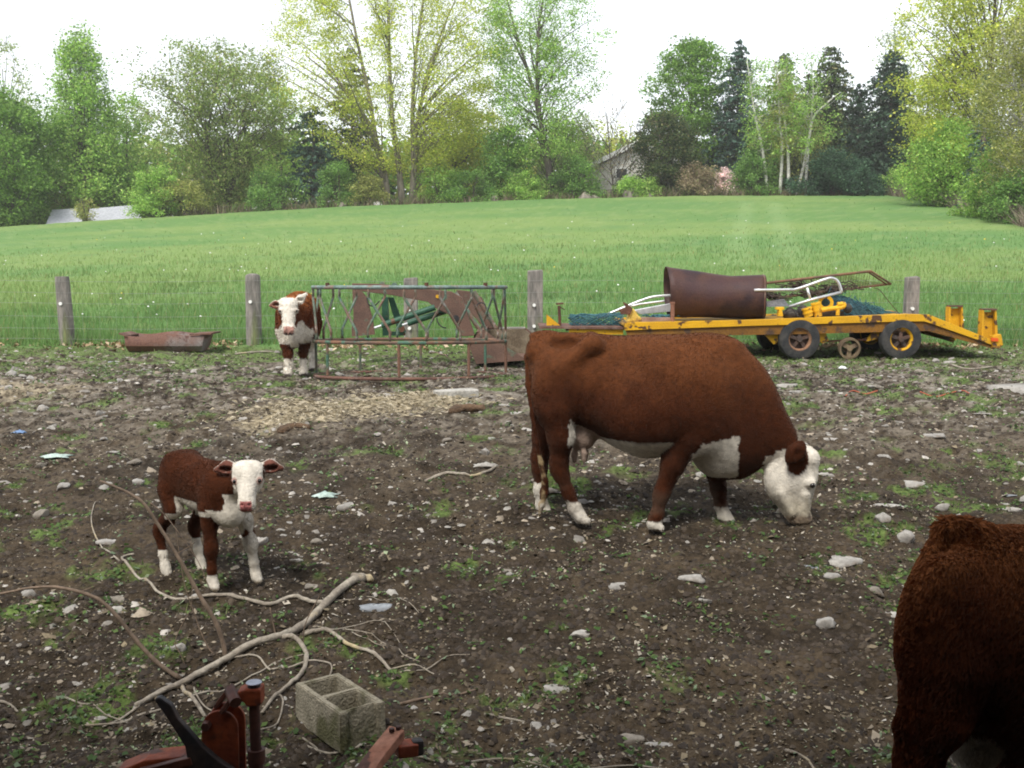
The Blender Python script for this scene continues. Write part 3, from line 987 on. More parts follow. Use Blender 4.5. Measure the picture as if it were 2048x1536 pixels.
d = 112.0
hz = float(terrain(11, d))
A, Rg, Bk = W(1176, 338, d), W(1275, 290, d), W(1374, 338, d)
hs_ = E('grey_house', Vector((Rg.x, d, hz)), 'grey sided house with a white-edged gable half hidden by trees', 'house')
m = MB(); m.prism([(A.x + .4, d, hz - 1), (Bk.x - .4, d, hz - 1), (Bk.x - .4, d, A.z), (Rg.x, d, Rg.z - .12), (A.x + .4, d, A.z)], (0, 11, 0))
m.build('wall', SIDING, hs_)
m = MB()
for a, b in ((A, Rg), (Rg, Bk)):
    o = Vector((0, -.6, 0))
    m.prism([a + o, b + o, b + o + Vector((0, 0, .28)), a + o + Vector((0, 0, .28))], (0, 12.2, 0))
m.build('roof', SHING, hs_)
m = MB()
for a, b in ((A, Rg), (Rg, Bk)):
    o = Vector((0, -.68, -.03))
    m.prism([a + o, b + o, b + o + Vector((0, 0, .5)), a + o + Vector((0, 0, .5))], (0, .07, 0))
m.build('fascia', WHITE, hs_)
w0, w1 = W(1233, 338, d), W(1253, 356, d)
m = MB(); m.box(((w0.x + w1.x) / 2, d - .05, (w0.z + w1.z) / 2), (w1.x - w0.x + .3, .12, w0.z - w1.z + .3)); wf = m.build('window', WHITE, hs_)
m = MB(); m.box(((w0.x + w1.x) / 2, d - .125, (w0.z + w1.z) / 2), (w1.x - w0.x, .03, w0.z - w1.z)); m.build('pane', GLASS, wf, root=hs_)

d = 104.8
a, b = W(1180, 366, d), W(1292, 366, d)
fz = float(terrain((a.x + b.x) / 2, d))
fe = E('board_fence', Vector(((a.x + b.x) / 2, d, fz)), 'low grey board fence in front of the grey house', 'fence')
m = MB()
x = a.x
while x < b.x:
    m.box((x + .09, d, fz + .6), (.16, .03, 1.2 + random.uniform(-.06, .06))); x += .19
m.build('board', DKWOOD, fe)
m = MB(); m.box(((a.x + b.x) / 2, d + .05, fz + .3), (b.x - a.x, .05, .1)); m.box(((a.x + b.x) / 2, d + .05, fz + .9), (b.x - a.x, .05, .1)); m.build('rail', DKWOOD, fe)


def shed(lb, pts, d, depth):
    ps = [W(px, py, d) for px, py in pts]
    z0 = float(terrain(ps[0].x, d)) - 1.5
    ro = E('shed', Vector(((ps[0].x + ps[1].x) / 2, d, z0 + 1.5)), lb, 'shed')
    w = MB(); w.box(((ps[0].x + ps[1].x) / 2, d + depth / 2 + .4, (z0 + ps[0].z) / 2), (abs(ps[1].x - ps[0].x) - .5, depth - .8, ps[0].z - z0 - .1)); w.build('wall', SIDING, ro)
    r = MB(); up = Vector((0, depth * .5, 0))
    hi0, hi1 = W(pts[2][0], pts[2][1], d + depth * .5), W(pts[3][0], pts[3][1], d + depth * .5)
    lo0, lo1 = ps[0], ps[1]
    bk0, bk1 = lo0 + Vector((0, depth, 0)), lo1 + Vector((0, depth, 0))
    T = Vector((0, 0, .18))
    r.add([lo0, lo1, hi1, hi0, bk0, bk1, lo0 + T, lo1 + T, hi1 + T, hi0 + T, bk0 + T, bk1 + T],
          [(0, 3, 2, 1), (3, 4, 5, 2), (6, 7, 8, 9), (9, 8, 11, 10), (0, 1, 7, 6), (4, 10, 11, 5), (0, 6, 9, 3), (3, 9, 10, 4), (1, 2, 8, 7), (2, 5, 11, 8)])
    r.build('roof', SHING, ro)


shed('low shed with a bluish grey roof behind the field crest, right one of two', [(172, 462, ), (288, 462), (180, 421), (277, 413)], 101.6, 7)
shed('low shed with a pale grey roof at the left, partly behind olive bushes', [(86, 466), (168, 466), (104, 423), (160, 420)], 101.9, 7)

# boulders of the old wall along the crest, and the white thing at the maple's foot
STONE = M('stone', (.36, .34, .31), (.24, .225, .205), 5, .4, .6, (.12, .09, .065), 3.5, .58, .68, rough=.9, bump=.5, bs=30)
STONED = M('brown_stone', (.26, .23, .19), (.17, .15, .125), 5, .4, .6, (.10, .08, .06), 3.5, .55, .65, rough=.9, bump=.5, bs=30)
STONEB = M('blue_grey_stone', (.27, .29, .31), (.2, .21, .225), 5, .4, .6, (.10, .085, .07), 3.5, .6, .68, rough=.9, bump=.4, bs=30)
STONEP = M('pale_stone', (.40, .38, .345), (.29, .27, .245), 5, .4, .6, (.16, .125, .09), 3.5, .62, .7, rough=.9, bump=.4, bs=30)


def rock_mesh(name, c, w, dp, h, mat, rz=0.0, seed=0, flat=False):
    bm = bmesh.new()
    bmesh.ops.create_icosphere(bm, subdivisions=3, radius=1)
    rng = np.random.default_rng(seed)
    planes = [(Vector(rng.normal(size=3)).normalized(), rng.uniform(.45, .85)) for _ in range(12)]
    if flat: planes.append((Vector((rng.normal(0, .12), rng.normal(0, .12), 1)).normalized(), .45))
    for v in bm.verts:
        p = v.co.normalized()
        for n_, q in planes:
            t = p.dot(n_)
            if t > q: p = p - n_ * (t - q) * .96
        k = 1 + .10 * math.sin(p.x * 4 + seed * 3) * math.sin(p.y * 5 + seed) + .06 * math.sin(p.x * 11 + seed) * math.cos(p.y * 6 + seed * 2) + .04 * math.sin(p.z * 13 + p.x * 9)
        v.co = Vector((p.x * w / 2 * k * 1.1, p.y * dp / 2 * k * 1.1, p.z * h * k))
    R = Matrix.Rotation(rz, 3, 'Z')
    for v in bm.verts: v.co = R @ v.co
    for f in bm.faces: f.smooth = True
    me = bpy.data.meshes.new(name); bm.to_mesh(me); bm.free()
    me.materials.append(mat)
    o = bpy.data.objects.new(name, me); o.location = c
    COL.objects.link(o)
    return o


for i, (px, py, w, h) in enumerate(((1166, 392, 1.6, .8), (1190, 392, 1.3, .6), (1258, 391, 1.7, .9), (1297, 391, 1.2, .5), (985, 405, 1.4, .7), (690, 418, 1.1, .5))):
    x = ray(px, py)[0] * 100.6
    o = rock_mesh('boulder', (x, 100.4, float(terrain(x, 100.4)) - .1), w, w * .8, h, STONED, seed=i + 80)
    tag(o, 'weathered boulder lying along the crest of the hay field', 'boulder', 'boulders of the old wall at the field crest')
x = ray(760, 412)[0] * 101
o = rock_mesh('white_boulder', (x, 100.9, float(terrain(x, 100.9))), 1.0, .8, .5, WHITE, seed=91)
tag(o, 'small bluish white boulder at the foot of the left maple trunk', 'boulder')

# ------------------------------------------------------------------ the fence: posts and woven wire
FD = 20.8
WIRE = M('fence_wire', (.3, .3, .29), rough=.5, metal=.5, fine=0)
CER = M('white_ceramic', (.8, .8, .76), rough=.3, fine=0)
for (px, top, wpx, kind, lb) in ((130, 553, 29, 'round', 'pale round fence post, leftmost, left of the rusty trough'),
                                 (507, 547, 31, 'dome', 'mossy greenish fence post with a domed top beside the far calf'),
                                 (822, 556, 27, 'square', 'dark weathered fence post seen through the hay feeder'),
                                 (1070, 540, 31, 'square', 'square grey fence post with a cracked top between feeder and trailer'),
                                 (1822, 553, 26, 'square', 'grey fence post standing behind the yellow trailer')):
    x = ray(px, 620)[0] / ray(px, 620)[1] * FD
    z0 = float(terrain(x, FD)) - .05
    zt = W(px, top, FD).z
    r = wpx / FPX * FD / 2
    po = E('fence_post', (x, FD, z0), lb, 'fence post', 'posts of the wire fence')
    m = MB()
    if kind == 'square':
        prof = [(-.02, 1.02), (.3, 1), (.7, .98), (zt - z0 - .04, .97), (zt - z0, .93)]
        for i in range(len(prof)):
            for (sx, sy) in ((-1, -1), (1, -1), (1, 1), (-1, 1)):
                m.v.append(Vector((x + sx * r * prof[i][1] + random.uniform(-.006, .006), FD + sy * r * .8 * prof[i][1], z0 + prof[i][0] + (random.uniform(-.02, .015) if i == 4 else 0))))
        for i in range(4):
            for k in range(4):
                l = (k + 1) % 4
                m.f.append((i * 4 + k, i * 4 + l, i * 4 + 4 + l, i * 4 + 4 + k))
        m.f.append((16, 17, 18, 19)); m.f.append((3, 2, 1, 0))
        m.build('timber', WOOD, po, bevel=.015)
    else:
        h = zt - z0
        ln = .03 if kind == 'round' else 0
        pts = [(0, 1.03), (h * .5, 1.0), (h * .9, .96), (h * .965, .94)] + ([(h * .985, .8), (h, .35), (h + .003, .01)] if kind == 'dome' else [(h, .9), (h + .004, .01)])
        for t, k in pts:
            for q in range(16):
                a = q * math.pi / 8
                m.v.append(Vector((x + r * k * math.cos(a) - ln * 2 * (t / h - .5), FD + r * k * math.sin(a), z0 + t)))
        for i in range(len(pts) - 1):
            for q in range(16):
                l = (q + 1) % 16
                m.f.append((i * 16 + q, i * 16 + l, i * 16 + 16 + l, i * 16 + 16 + q))
        m.build('timber', WOOD, po, smooth='auto')
    for zf in ((.62,) if kind != 'square' else (.55, .28)):
        m = MB(); m.cyl((x - .02, FD - r * .8 - .005, z0 + (zt - z0) * zf), (x - .02, FD - r * .8 - .05, z0 + (zt - z0) * zf), .032, 10)
        m.build('insulator', CER, po, smooth='auto')

wf = E('wire_fence', (0, FD, float(terrain(0, FD))), 'thin woven wire fence strung between the posts', 'fence')
xs = np.linspace(-13, 13, 53)
m = MB()
for hgt in (.12, .32, .55, .8, 1.0, 1.22):
    m.tube([(x, FD - .14 + .01 * math.sin(x * 2), float(terrain(x, FD)) + hgt + .015 * math.sin(x * 1.1)) for x in xs], .0022, 4)
m.build('line_wire', WIRE, wf)
m = MB()
for x in np.arange(-13, 13, .32):
    z = float(terrain(x, FD))
    m.tube([(x, FD - .138, z + .1), (x, FD - .138, z + 1.0)], .0013, 3)
m.build('stay_wire', WIRE, wf)

# ------------------------------------------------------------------ rusty trough by the fence
TD = 19.9
tc_ = W(342, 702, TD); tz = gzf(tc_.x, TD)
tr = E('feed_trough', (tc_.x, TD, tz), 'long rusty metal feed trough lying by the fence', 'trough')
RUSTT = M('rusty_galvanised', (.15, .075, .055), (.19, .165, .155), 2.2, .5, .68, (.10, .05, .04), 9, .55, .66, rough=.75, bump=.3)


def T_(px, py, y): p = W(px, py, TD); return Vector((p.x, TD + y, p.z))


m = MB()
nseg = 20
px0 = [262 + (412 - 262) * i / nseg for i in range(nseg + 1)]
rows = []
for i, px in enumerate(px0):
    t = i / nseg
    top = 669 + 2.5 * math.sin(t * 9) - 2 * t
    lx = 6 * (1 if t > .5 else .3) * (abs(t - .5) * 2) ** 8
    sgn = 1 if t > .5 else -1
    rows.append([T_(px + sgn * lx, top, -.30), T_(px, 690, -.27), T_(px - sgn * lx * .8, 701, -.17), T_(px - sgn * lx * .8, 702, .17), T_(px, 690, .27), T_(px + sgn * lx, top - 1.5, .30)])
for r_ in rows: m.v += r_
for i in range(nseg):
    for k in range(5):
        m.f.append((i * 6 + k, i * 6 + 6 + k, i * 6 + 7 + k, i * 6 + 1 + k))
m.f.append(tuple(range(6))); m.f.append(tuple(nseg * 6 + k for k in range(5, -1, -1)))
o = m.build('trough_body', RUSTT, tr, smooth='auto')
md = o.modifiers.new('sheet', 'SOLIDIFY'); md.thickness = .012; md.offset = 0
m = MB()
for a, b, c, e in ((250, 266, 664, 669), (390, 432, 666, 664)):
    m.prism([T_(a, c, -.33), T_(b, e, -.33), T_(b, e + 3, -.33), T_(a, c + 2, -.33)], (0, .66, 0))
m.build('end_flange', RUST2, tr)

# ------------------------------------------------------------------ round hay feeder
FC = Vector((ray(821, 660)[0] * 15.25, 15.25, 0))
FR = 1.345
fz = W(820, 757, 13.95).z
fd = E('hay_feeder', (FC.x, FC.y, fz), 'round green and rusty tube hay feeder standing in the yard', 'hay feeder')


def fp(a, z, r=FR):
    x, y = r * math.sin(a), -r * math.cos(a)
    return Vector((FC.x + x, FC.y + y, fz + z + (y + FR) * (-.057 + .042 * min(1, max(0, z / 1.17)) ** 1.3)))


def ringpts(z, r=FR, n=64): return [fp(2 * math.pi * k / n, z, r) for k in range(n)]


zt = W(820, 574.5, 13.95).z - fz
zm = W(820, 685.5, 13.95).z - fz
RUSTM = M('rusty_tube', (.20, .105, .065), (.10, .075, .06), 5, .4, .6, (.07, .14, .10), 7, .56, .62, rough=.8)
TOPM = M('green_rail', (.10, .155, .14), (.19, .25, .235), 5, .4, .6, (.20, .14, .11), 6, .52, .62, rough=.5)
MB().tube(ringpts(zt), .027, 10, closed=True).build('top_rail', TOPM, fd, smooth=True)
MB().tube(ringpts(zm), .025, 10, closed=True).build('middle_rail', RUSTM, fd, smooth=True)
MB().tube(ringpts(-.004), .024, 8, closed=True).build('base_rail', RUST2, fd, smooth=True)
NB = 18
for k in range(NB):
    a = 2 * math.pi * (k + .1) / NB
    da = .21
    ztl, zml = zt - .02, zm + .02
    pts = [fp(a, ztl), fp(a, ztl - .09), fp(a + .012, ztl - .14), fp(a + da - .01, zml + .15), fp(a + da, zml + .10), fp(a + da, zml)]
    MB().tube(curve(pts, 2), .018, 7).build('slant_bar', GREENR, fd, smooth=True)
for k in range(8):
    a = math.radians(-49 + 45 * k) + (.05 if k % 2 else -.02)
    MB().cyl(fp(a, .03), fp(a, zm), .02, 8).build('leg', M('leg_paint%d' % k, (.06, .13, .09), (.17, .09, .06), 2.5, .4, .55, rough=.7) if k == 0 else bpy.data.materials['leg_paint0'], fd, smooth='auto')
for a in (-.85, .25, .93):
    MB().cyl(fp(a, zt + .02), fp(a, zt + .06), .028, 8).build('clamp', RUST, fd)

# ------------------------------------------------------------------ front-end loader lying behind the feeder
LD = 17.7
GREEND = M('loader_green', (.022, .075, .048), (.035, .10, .062), 6, .4, .6, (.13, .06, .035), 9, .56, .63, rough=.5)
BROWN = M('loader_brown', (.15, .088, .064), (.10, .06, .046), 3, .35, .65, (.10, .13, .09), 5, .6, .68, rough=.8, bump=.2)
lz = gzf(ray(860, 650)[0] * LD, LD)
ldr = E('tractor_loader', (ray(860, 650)[0] * LD, LD, lz), 'rusty brown tractor loader arms with green rams and bucket behind the feeder', 'loader')


def L_(px, py, y=0): p = W(px, py, LD + y * .5); return Vector((p.x, LD + y, p.z))


Z = lambda zx, zy: (480 + zx / 3.151, 500 + zy / 3.151)
for y, dx, dy in ((0, 0, 0), (.95, 118, 4)):
    arm = [Z(705, 210), Z(880, 214), Z(1330, 262), Z(1400, 300), Z(1480, 540), Z(1400, 545), Z(1330, 415), Z(1235, 368), Z(1185, 328), Z(960, 285), Z(775, 262), Z(705, 240)]
    if y: arm = [Z(1240, 250), Z(1330, 262), Z(1400, 300), Z(1500, 500), Z(1420, 505), Z(1330, 400), Z(1235, 340)]
    MB().prism([L_(a + dx / 3.151, b + dy / 3.151, y) for a, b in arm], (0, .14, 0)).build('arm', BROWN, ldr, bevel=.01)
MB().prism([L_(*Z(*q), -.03) for q in ((708, 240), (770, 262), (800, 300), (838, 440), (850, 532), (706, 545), (704, 492), (716, 430))], (0, .05, 0)).build('mast_plate', BROWN, ldr)
MB().prism([L_(*Z(*q), .5) for q in ((880, 300), (920, 300), (930, 520), (1030, 520), (1030, 545), (888, 545))], (0, .1, 0)).build('mast', GREEND, ldr)
MB().prism([L_(*Z(*q), .3) for q in ((925, 300), (960, 300), (1040, 520), (990, 520))], (0, .06, 0)).build('brace', GREEND, ldr)
for a, b, yy in (((850, 490), (1230, 360), -.12), ((1020, 475), (1295, 385), .22)):
    p, q = L_(*Z(*a), yy), L_(*Z(*b), yy)
    MB().cyl(p.lerp(q, .12), q, .05, 12).build('ram', GREEND, ldr, smooth='auto')
    MB().cyl(p, p.lerp(q, .2), .022, 10).build('ram_rod', ALU, ldr, smooth='auto')
for a, b in (((1350, 270), (1500, 500)), ((1470, 262), (1610, 500))):
    MB().cyl(L_(*Z(*a), .55), L_(*Z(*b), .55), .04, 10).build('link_rod', GREENR, ldr, smooth='auto')
for q, r_ in (((1360, 430), .055), ((1245, 293), .03)):
    c = L_(*Z(*q), 0)
    MB().cyl(c + Vector((0, -.02, 0)), c + Vector((0, .02, 0)), r_, 14).build('pivot_pin', RUBBER if r_ > .04 else YELLOW, ldr, smooth='auto')
MB().tube(curve([L_(*Z(*q), -.05) for q in ((1240, 430), (1250, 460), (1275, 485), (1300, 490))], 4), .012, 6).build('hose', RUBBER, ldr, smooth=True)
MB().tube(curve([L_(*Z(*q), -.05) for q in ((800, 300), (815, 345), (850, 350), (880, 320))], 4), .012, 6).build('hose', RUBBER, ldr, smooth=True)
MB().tube(curve([L_(*Z(*q), .4) for q in ((1480, 380), (1500, 340), (1540, 345), (1560, 420))], 4), .012, 6).build('hose', RUBBER, ldr, smooth=True)
for q in ((895, 216), (972, 220)):
    c = L_(*Z(*q), .07)
    MB().cyl(c + Vector((0, -.06, 0)), c + Vector((0, .06, 0)), .04, 10).build('bushing', GREENR, ldr, smooth='auto')
# bucket
m = MB()
side = [(1445, 600), (1490, 515), (1545, 500), (1650, 590), (1800, 682), (1790, 690), (1490, 712)]
for y in (-.35, 1.15):
    m.prism([L_(*Z(*q), y) for q in side], (0, .03, 0))
back = [(1445, 600), (1490, 515), (1545, 500)]
for i in range(2):
    a, b = back[i], back[i + 1]
    m.prism([L_(*Z(*a), -.35), L_(*Z(*b), -.35), L_(*Z(b[0] + 10, b[1]), -.35), L_(*Z(a[0] + 10, a[1]), -.35)], (0, 1.5, 0))
m.prism([L_(*Z(*q), -.32) for q in ((1490, 700), (1800, 680), (1800, 690), (1490, 712))], (0, 1.44, 0))
m.prism([L_(*Z(*q), 1.1) for q in ((1545, 500), (1800, 498), (1890, 570), (1890, 600), (1800, 682), (1545, 700))], (0, .05, 0))
m.build('bucket', BROWN, ldr)
m = MB(); m.prism([L_(*Z(*q), .9) for q in ((1545, 512), (1790, 508), (1880, 575), (1800, 670), (1600, 640))], (0, .15, 0))
m.build('bucket_dirt', M('packed_dirt', (.12, .09, .06), (.2, .16, .11), 6, .4, .6, rough=.95, bump=1), ldr)
MB().prism([L_(*Z(*q), 1.08) for q in ((1545, 498), (1800, 496), (1800, 505), (1545, 508))], (0, .08, 0)).build('bucket_lip', STONEP, ldr)

# ------------------------------------------------------------------ yellow equipment trailer and its load of scrap
YD = 18.45                                     # near side
YWD = 1.85                                     # deck width
tz = gzf(ray(1600, 690)[0] * YD, YD)
trl = E('trailer', (ray(1600, 690)[0] * YD, YD + YWD / 2, tz), 'long yellow twin-axle equipment trailer with a sloping tail, loaded with scrap', 'trailer')


def Y_(px, py, y=0): p = W(px, py, YD); return Vector((p.x, YD + y, p.z))


def Yp(poly, y0, y1): return MB().prism([Y_(a, b, y0) for a, b in poly], (0, y1 - y0, 0))


for y in (0, YWD - .12):
    nm = 'side_beam'
    top = [(1248, 645), (1500, 640), (1815, 628), (1858, 629), (1992, 683), (1996, 694), (1850, 643), (1812, 643), (1500, 652), (1250, 661)]
    Yp(top, y, y + .12).build(nm, YELLOW, trl, bevel=.006)
    web = [(1252, 661), (1500, 652), (1812, 643), (1850, 643), (1994, 694), (1990, 699), (1975, 694), (1858, 662), (1780, 664), (1620, 668), (1450, 671), (1255, 672)]
    Yp(web, y + .035, y + .075).build('beam_web', DKYEL, trl)
# deck plates
m = MB()
dk = [(1248, 646), (1500, 641), (1815, 629), (1858, 630), (1992, 684)]
for i in range(4):
    a, b = dk[i], dk[i + 1]
    m.prism([Y_(a[0], a[1] + 2, .121), Y_(b[0], b[1] + 2, .121), Y_(b[0], b[1] + 6, .121), Y_(a[0], a[1] + 6, .121)], (0, YWD - .243, 0))
m.build('deck', M('deck_paint', (.55, .30, .02), (.3, .2, .08), 2, .4, .6, (.1, .06, .04), 5, .55, .62, rough=.8), trl)
# front tongue platform
m = MB()
m.prism([Y_(1080, 655, .25), Y_(1250, 656, .25), Y_(1250, 660, .25), Y_(1080, 659, .25)], (0, YWD - .5, 0))
m.build('tongue_plate', RUST2, trl)
Yp([(1140, 659), (1250, 660), (1250, 671), (1140, 671)], .3, .4).build('tongue_beam', YELLOW, trl)
Yp([(1140, 659), (1250, 660), (1250, 671), (1140, 671)], YWD - .4, YWD - .3).build('tongue_beam', DKYEL, trl)
Yp([(1095, 631), (1123, 654), (1095, 654)], .5, .56).build('gusset', YELLOW, trl)
m = MB(); m.cyl(Y_(1123, 655, .6), Y_(1121, 614, .6), .028, 10); m.build('jack_post', RUST, trl, smooth='auto')
m = MB(); m.beam(Y_(1115, 610, .6), Y_(1130, 609, .6), .06, .03); m.cyl(Y_(1122, 616, .6), Y_(1133, 622, .6), .01, 6); m.build('jack_crank', RUST, trl)
m = MB(); m.cyl(Y_(1346, 645, .05), Y_(1346, 607, .05), .035, 10); m.cyl(Y_(1346, 604, .05), Y_(1346, 608, .05), .045, 10); m.build('stake', M('stake_rust', (.26, .12, .075), (.2, .09, .06), 5), trl, smooth='auto')
# ramp stands at the tail
for px, y in ((1953, .85), (1987, .15)):
    m = MB()
    t, w = 617 + (4 if y < .5 else 0), 15
    pz = 686 if y < .5 else 673
    for s_ in (-1, 1):
        m.prism([Y_(px + s_ * (w - 4), t, y), Y_(px + s_ * (w - 1), t, y), Y_(px + s_ * (w + 2), pz, y), Y_(px + s_ * (w - 4), pz, y)], (0, .16, 0))
    m.prism([Y_(px - w + 5, t + 4, y + .1), Y_(px + w - 5, t + 4, y + .1), Y_(px + w - 4, pz, y + .1), Y_(px - w + 3, pz, y + .1)], (0, .03, 0))
    o = m.build('ramp_stand', YELLOW, trl)
    MB().prism([Y_(px - w + 3, t - 3, y - .02), Y_(px + w - 1, t - 3, y - .02), Y_(px + w - 1, t, y - .02), Y_(px - w + 3, t, y - .02)], (0, .2, 0)).build('stand_cap', RUST2, o, root=trl)
Yp([(1986, 672), (2002, 668), (2006, 690), (1998, 697), (1984, 697)], -.01, .14).build('end_plate', YELLOW, trl, bevel=.01)
Yp([(1981, 675), (1995, 676), (1995, 683), (1981, 682)], -.035, -.012).build('tail_light', M('amber_lens', (.65, .10, .02), rough=.3, fine=0), trl)
# wheels, hangers, axles
TYRE = [(-.11, .20), (-.115, .29), (-.10, .335), (-.06, .352), (.06, .352), (.10, .335), (.115, .29), (.11, .20), (-.11, .20)]


def wheel(c, face, rim_mat, nm='wheel'):
    m = MB(); m.lathe(TYRE, c, (0, 1, 0), 36)
    ty = m.build(nm, RUBBER, trl, smooth='auto')
    m = MB()
    m.lathe([(-.075, .20), (-.09, .215), (-.095, .19), (-.06, .165), (.02, .165), (.02, .20)], c, (0, 1, 0), 30)
    m.build('rim', rim_mat, ty, root=trl, smooth='auto')
    m = MB()
    for k in range(5):
        a = k * 2 * math.pi / 5 + .3
        u = Vector((math.cos(a), 0, math.sin(a)))
        m.beam(c + Vector((0, -.05, 0)), c + u * .172 + Vector((0, -.04, 0)), .055, .02, up=(0, 1, 0))
    m.lathe([(-.10, .005), (-.10, .045), (-.05, .055), (.03, .055)], c, (0, 1, 0), 16)
    m.lathe([(.0, .0), (.0, .168)], c + Vector((0, .015, 0)), (0, 1, 0), 24)
    m.build('hub', M('hub_rust', (.10, .06, .045), (.06, .045, .04), 5) if 'hub_rust' not in bpy.data.materials else bpy.data.materials['hub_rust'], ty, root=trl, smooth='auto')


RIMR = M('rim_rust', (.26, .14, .08), (.18, .10, .06), 5, .4, .6)
for px, rm in ((1600, RIMR), (1803, YELLOW)):
    c = Y_(px, 687, .10)
    c.z = gzf(c.x, c.y) + .34
    wheel(c, -1, rm)
    wheel(c + Vector((0, YWD - .24, 0)), 1, rm)
    m = MB(); m.cyl(c + Vector((0, .1, 0)), c + Vector((0, YWD - .4, 0)), .045, 10); m.build('axle', RUST, trl, smooth='auto')
for poly in ([(1534, 671), (1560, 670), (1560, 684), (1552, 690)], [(1632, 668), (1656, 667), (1662, 682), (1650, 688), (1636, 676)],
             [(1752, 665), (1766, 664), (1764, 678), (1738, 684), (1742, 676)], [(1836, 662), (1846, 662), (1846, 680), (1838, 676)]):
    Yp(poly, .14, .20).build('spring_hanger', YELLOW, trl)
m = MB(); m.beam(Y_(1655, 684, .18), Y_(1750, 680, .18), .05, .03); m.beam(Y_(1470, 676, .3), Y_(1455, 698, .3), .06, .06); m.build('equaliser_bar', RUST, trl)
# the winch wheel lying under the deck
c = Y_(1702, 696, .1); c.z = gzf(c.x, c.y) + .19
pw = E('iron_pulley', c - Vector((0, 0, .19)), 'rusty spoked iron pulley wheel leaning under the trailer between its tyres', 'pulley')
RIMD = M('pulley_rust', (.20, .15, .09), (.13, .09, .06), 5)
MB().lathe([(-.05, .15), (-.05, .185), (.05, .185), (.05, .15), (-.05, .15)], c, (0, 1, .15), 26).build('rim', RIMD, pw, smooth='auto')
m = MB()
for k in range(3):
    a = k * 2.094 + .5; u = Vector((math.cos(a), 0, math.sin(a)))
    m.beam(c, c + u * .155, .07, .05, up=(0, 1, 0))
m.lathe([(-.05, .0), (-.05, .05), (.05, .05), (.05, 0)], c, (0, 1, 0), 14)
m.build('spoke', RIMD, pw, smooth='auto')



def Yl(px, py, y=0): return W(px, py, YD + y)


# --- load: rusty barrel shell
bt = E('steel_drum', Yl(1432, 640, .85), 'large dented rusty brown steel drum lying on the trailer', 'drum')
m = MB()
nu, nv = 40, 18
x0, x1 = Yl(1334, 600, .85).x, Yl(1528, 600, .85).x
for i in range(nu):
    a = 2 * math.pi * i / nu
    for j in range(nv + 1):
        t = j / nv
        top, bot = Yl(0, 532 + 18 * min(1, t * 1.5) ** .8, .85).z, Yl(0, 634 + 4 * t, .85).z
        zc, hr = (top + bot) / 2, (top - bot) / 2
        dent = .05 * math.exp(-((t - .55) / .22) ** 2 - ((math.sin(a) - .75) / .5) ** 2) if math.sin(a) > 0 else 0
        k = 1 - dent + .012 * math.sin(t * 9 + a * 3)
        skew = -.03 * math.sin(a)
        m.v.append(Vector((x0 + (x1 - x0) * t + skew * (1 - t) + (.10 * (math.cos(a) ** 2) * (-.4 if t > .9 else 0)), YD + .85 + hr * .95 * math.cos(a) * k, zc + hr * math.sin(a) * k)))
for i in range(nu):
    l = (i + 1) % nu
    for j in range(nv):
        m.f.append((i * (nv + 1) + j, l * (nv + 1) + j, l * (nv + 1) + j + 1, i * (nv + 1) + j + 1))
DRUM = M('drum_rust', (.055, .026, .026), (.075, .035, .024), 2.2, .38, .62, (.03, .017, .02), 1.8, .5, .62, rough=.55, bump=.3, bs=30)
o = m.build('shell', DRUM, bt, smooth=True)
md = o.modifiers.new('sheet', 'SOLIDIFY'); md.thickness = .014
rimz = Yl(1528, 592, .85)
m = MB(); hr = (Yl(0, 550, .85).z - Yl(0, 638, .85).z) / 2; zc = (Yl(0, 550, .85).z + Yl(0, 638, .85).z) / 2
m.tube([Vector((x1 - .03 - .04 * math.cos(a) ** 2, YD + .85 + hr * .955 * math.cos(a), zc + hr * 1.005 * math.sin(a))) for a in np.linspace(0, 2 * math.pi, 40, endpoint=False)], .013, 6, closed=True)
m.build('rolled_rim', RUST2, bt, smooth=True)


# --- load: rolls of green coated chain link
def mesh_roll(lb, a, b, r, turns, mat, seed):
    rng = np.random.default_rng(seed)
    ax = (b - a); ln = ax.length; ax.normalize()
    u = ax.orthogonal().normalized(); w = ax.cross(u)
    ro = E('chain_link_roll', a.lerp(b, .5) - Vector((0, 0, r)), lb, 'fencing')
    m = MB()
    for k in range(turns):
        for sgn in (-1, 1):
            rr = r * rng.uniform(.72, 1.0)
            ph = k * 2 * math.pi / turns
            pts = []
            for i in range(15):
                t = i / 14
                an = ph + sgn * t * 4.2
                q = rr * (1 + .05 * math.sin(t * 20 + k))
                pts.append(a + ax * (t * ln + rng.normal(0, .01)) + (u * math.cos(an) + w * math.sin(an)) * q)
            m.tube(pts, .0075, 4)
    m.build('mesh_layer', mat, ro)
    return ro


mesh_roll('roll of teal coated chain link fencing on the front of the trailer', Yl(1140, 644, .8), Yl(1245, 641, .95), .14, 17, TEAL, 3)
# tangle of teal netting at the tail end
nt = E('netting_heap', Yl(1715, 628, 1.1), 'slumped heap of teal blue wire netting near the rear of the trailer', 'netting')
rng = np.random.default_rng(5)
m = MB()
for k in range(150):
    t = rng.random()
    hgt = (1 - t) ** 1.1 * .42 + .03
    px = 1655 + t * 118
    base = Yl(px, 628, 1.1 + rng.uniform(-.45, .4))
    p = base + Vector((0, 0, rng.uniform(.0, hgt)))
    d_ = Vector((rng.uniform(-.22, .22) + .1, rng.uniform(-.12, .12), rng.uniform(-.12, .1) - .06))
    q = p + d_
    q.z = max(q.z, base.z + .01)
    m.tube([p - d_ * .6 + Vector((0, 0, .03)), p + Vector((0, 0, .02)), q], .006, 3)
m.build('wire_strand', TEAL, nt)
m = MB()
prof = [(1650, 590), (1668, 585), (1690, 588), (1715, 600), (1745, 615), (1772, 627)]
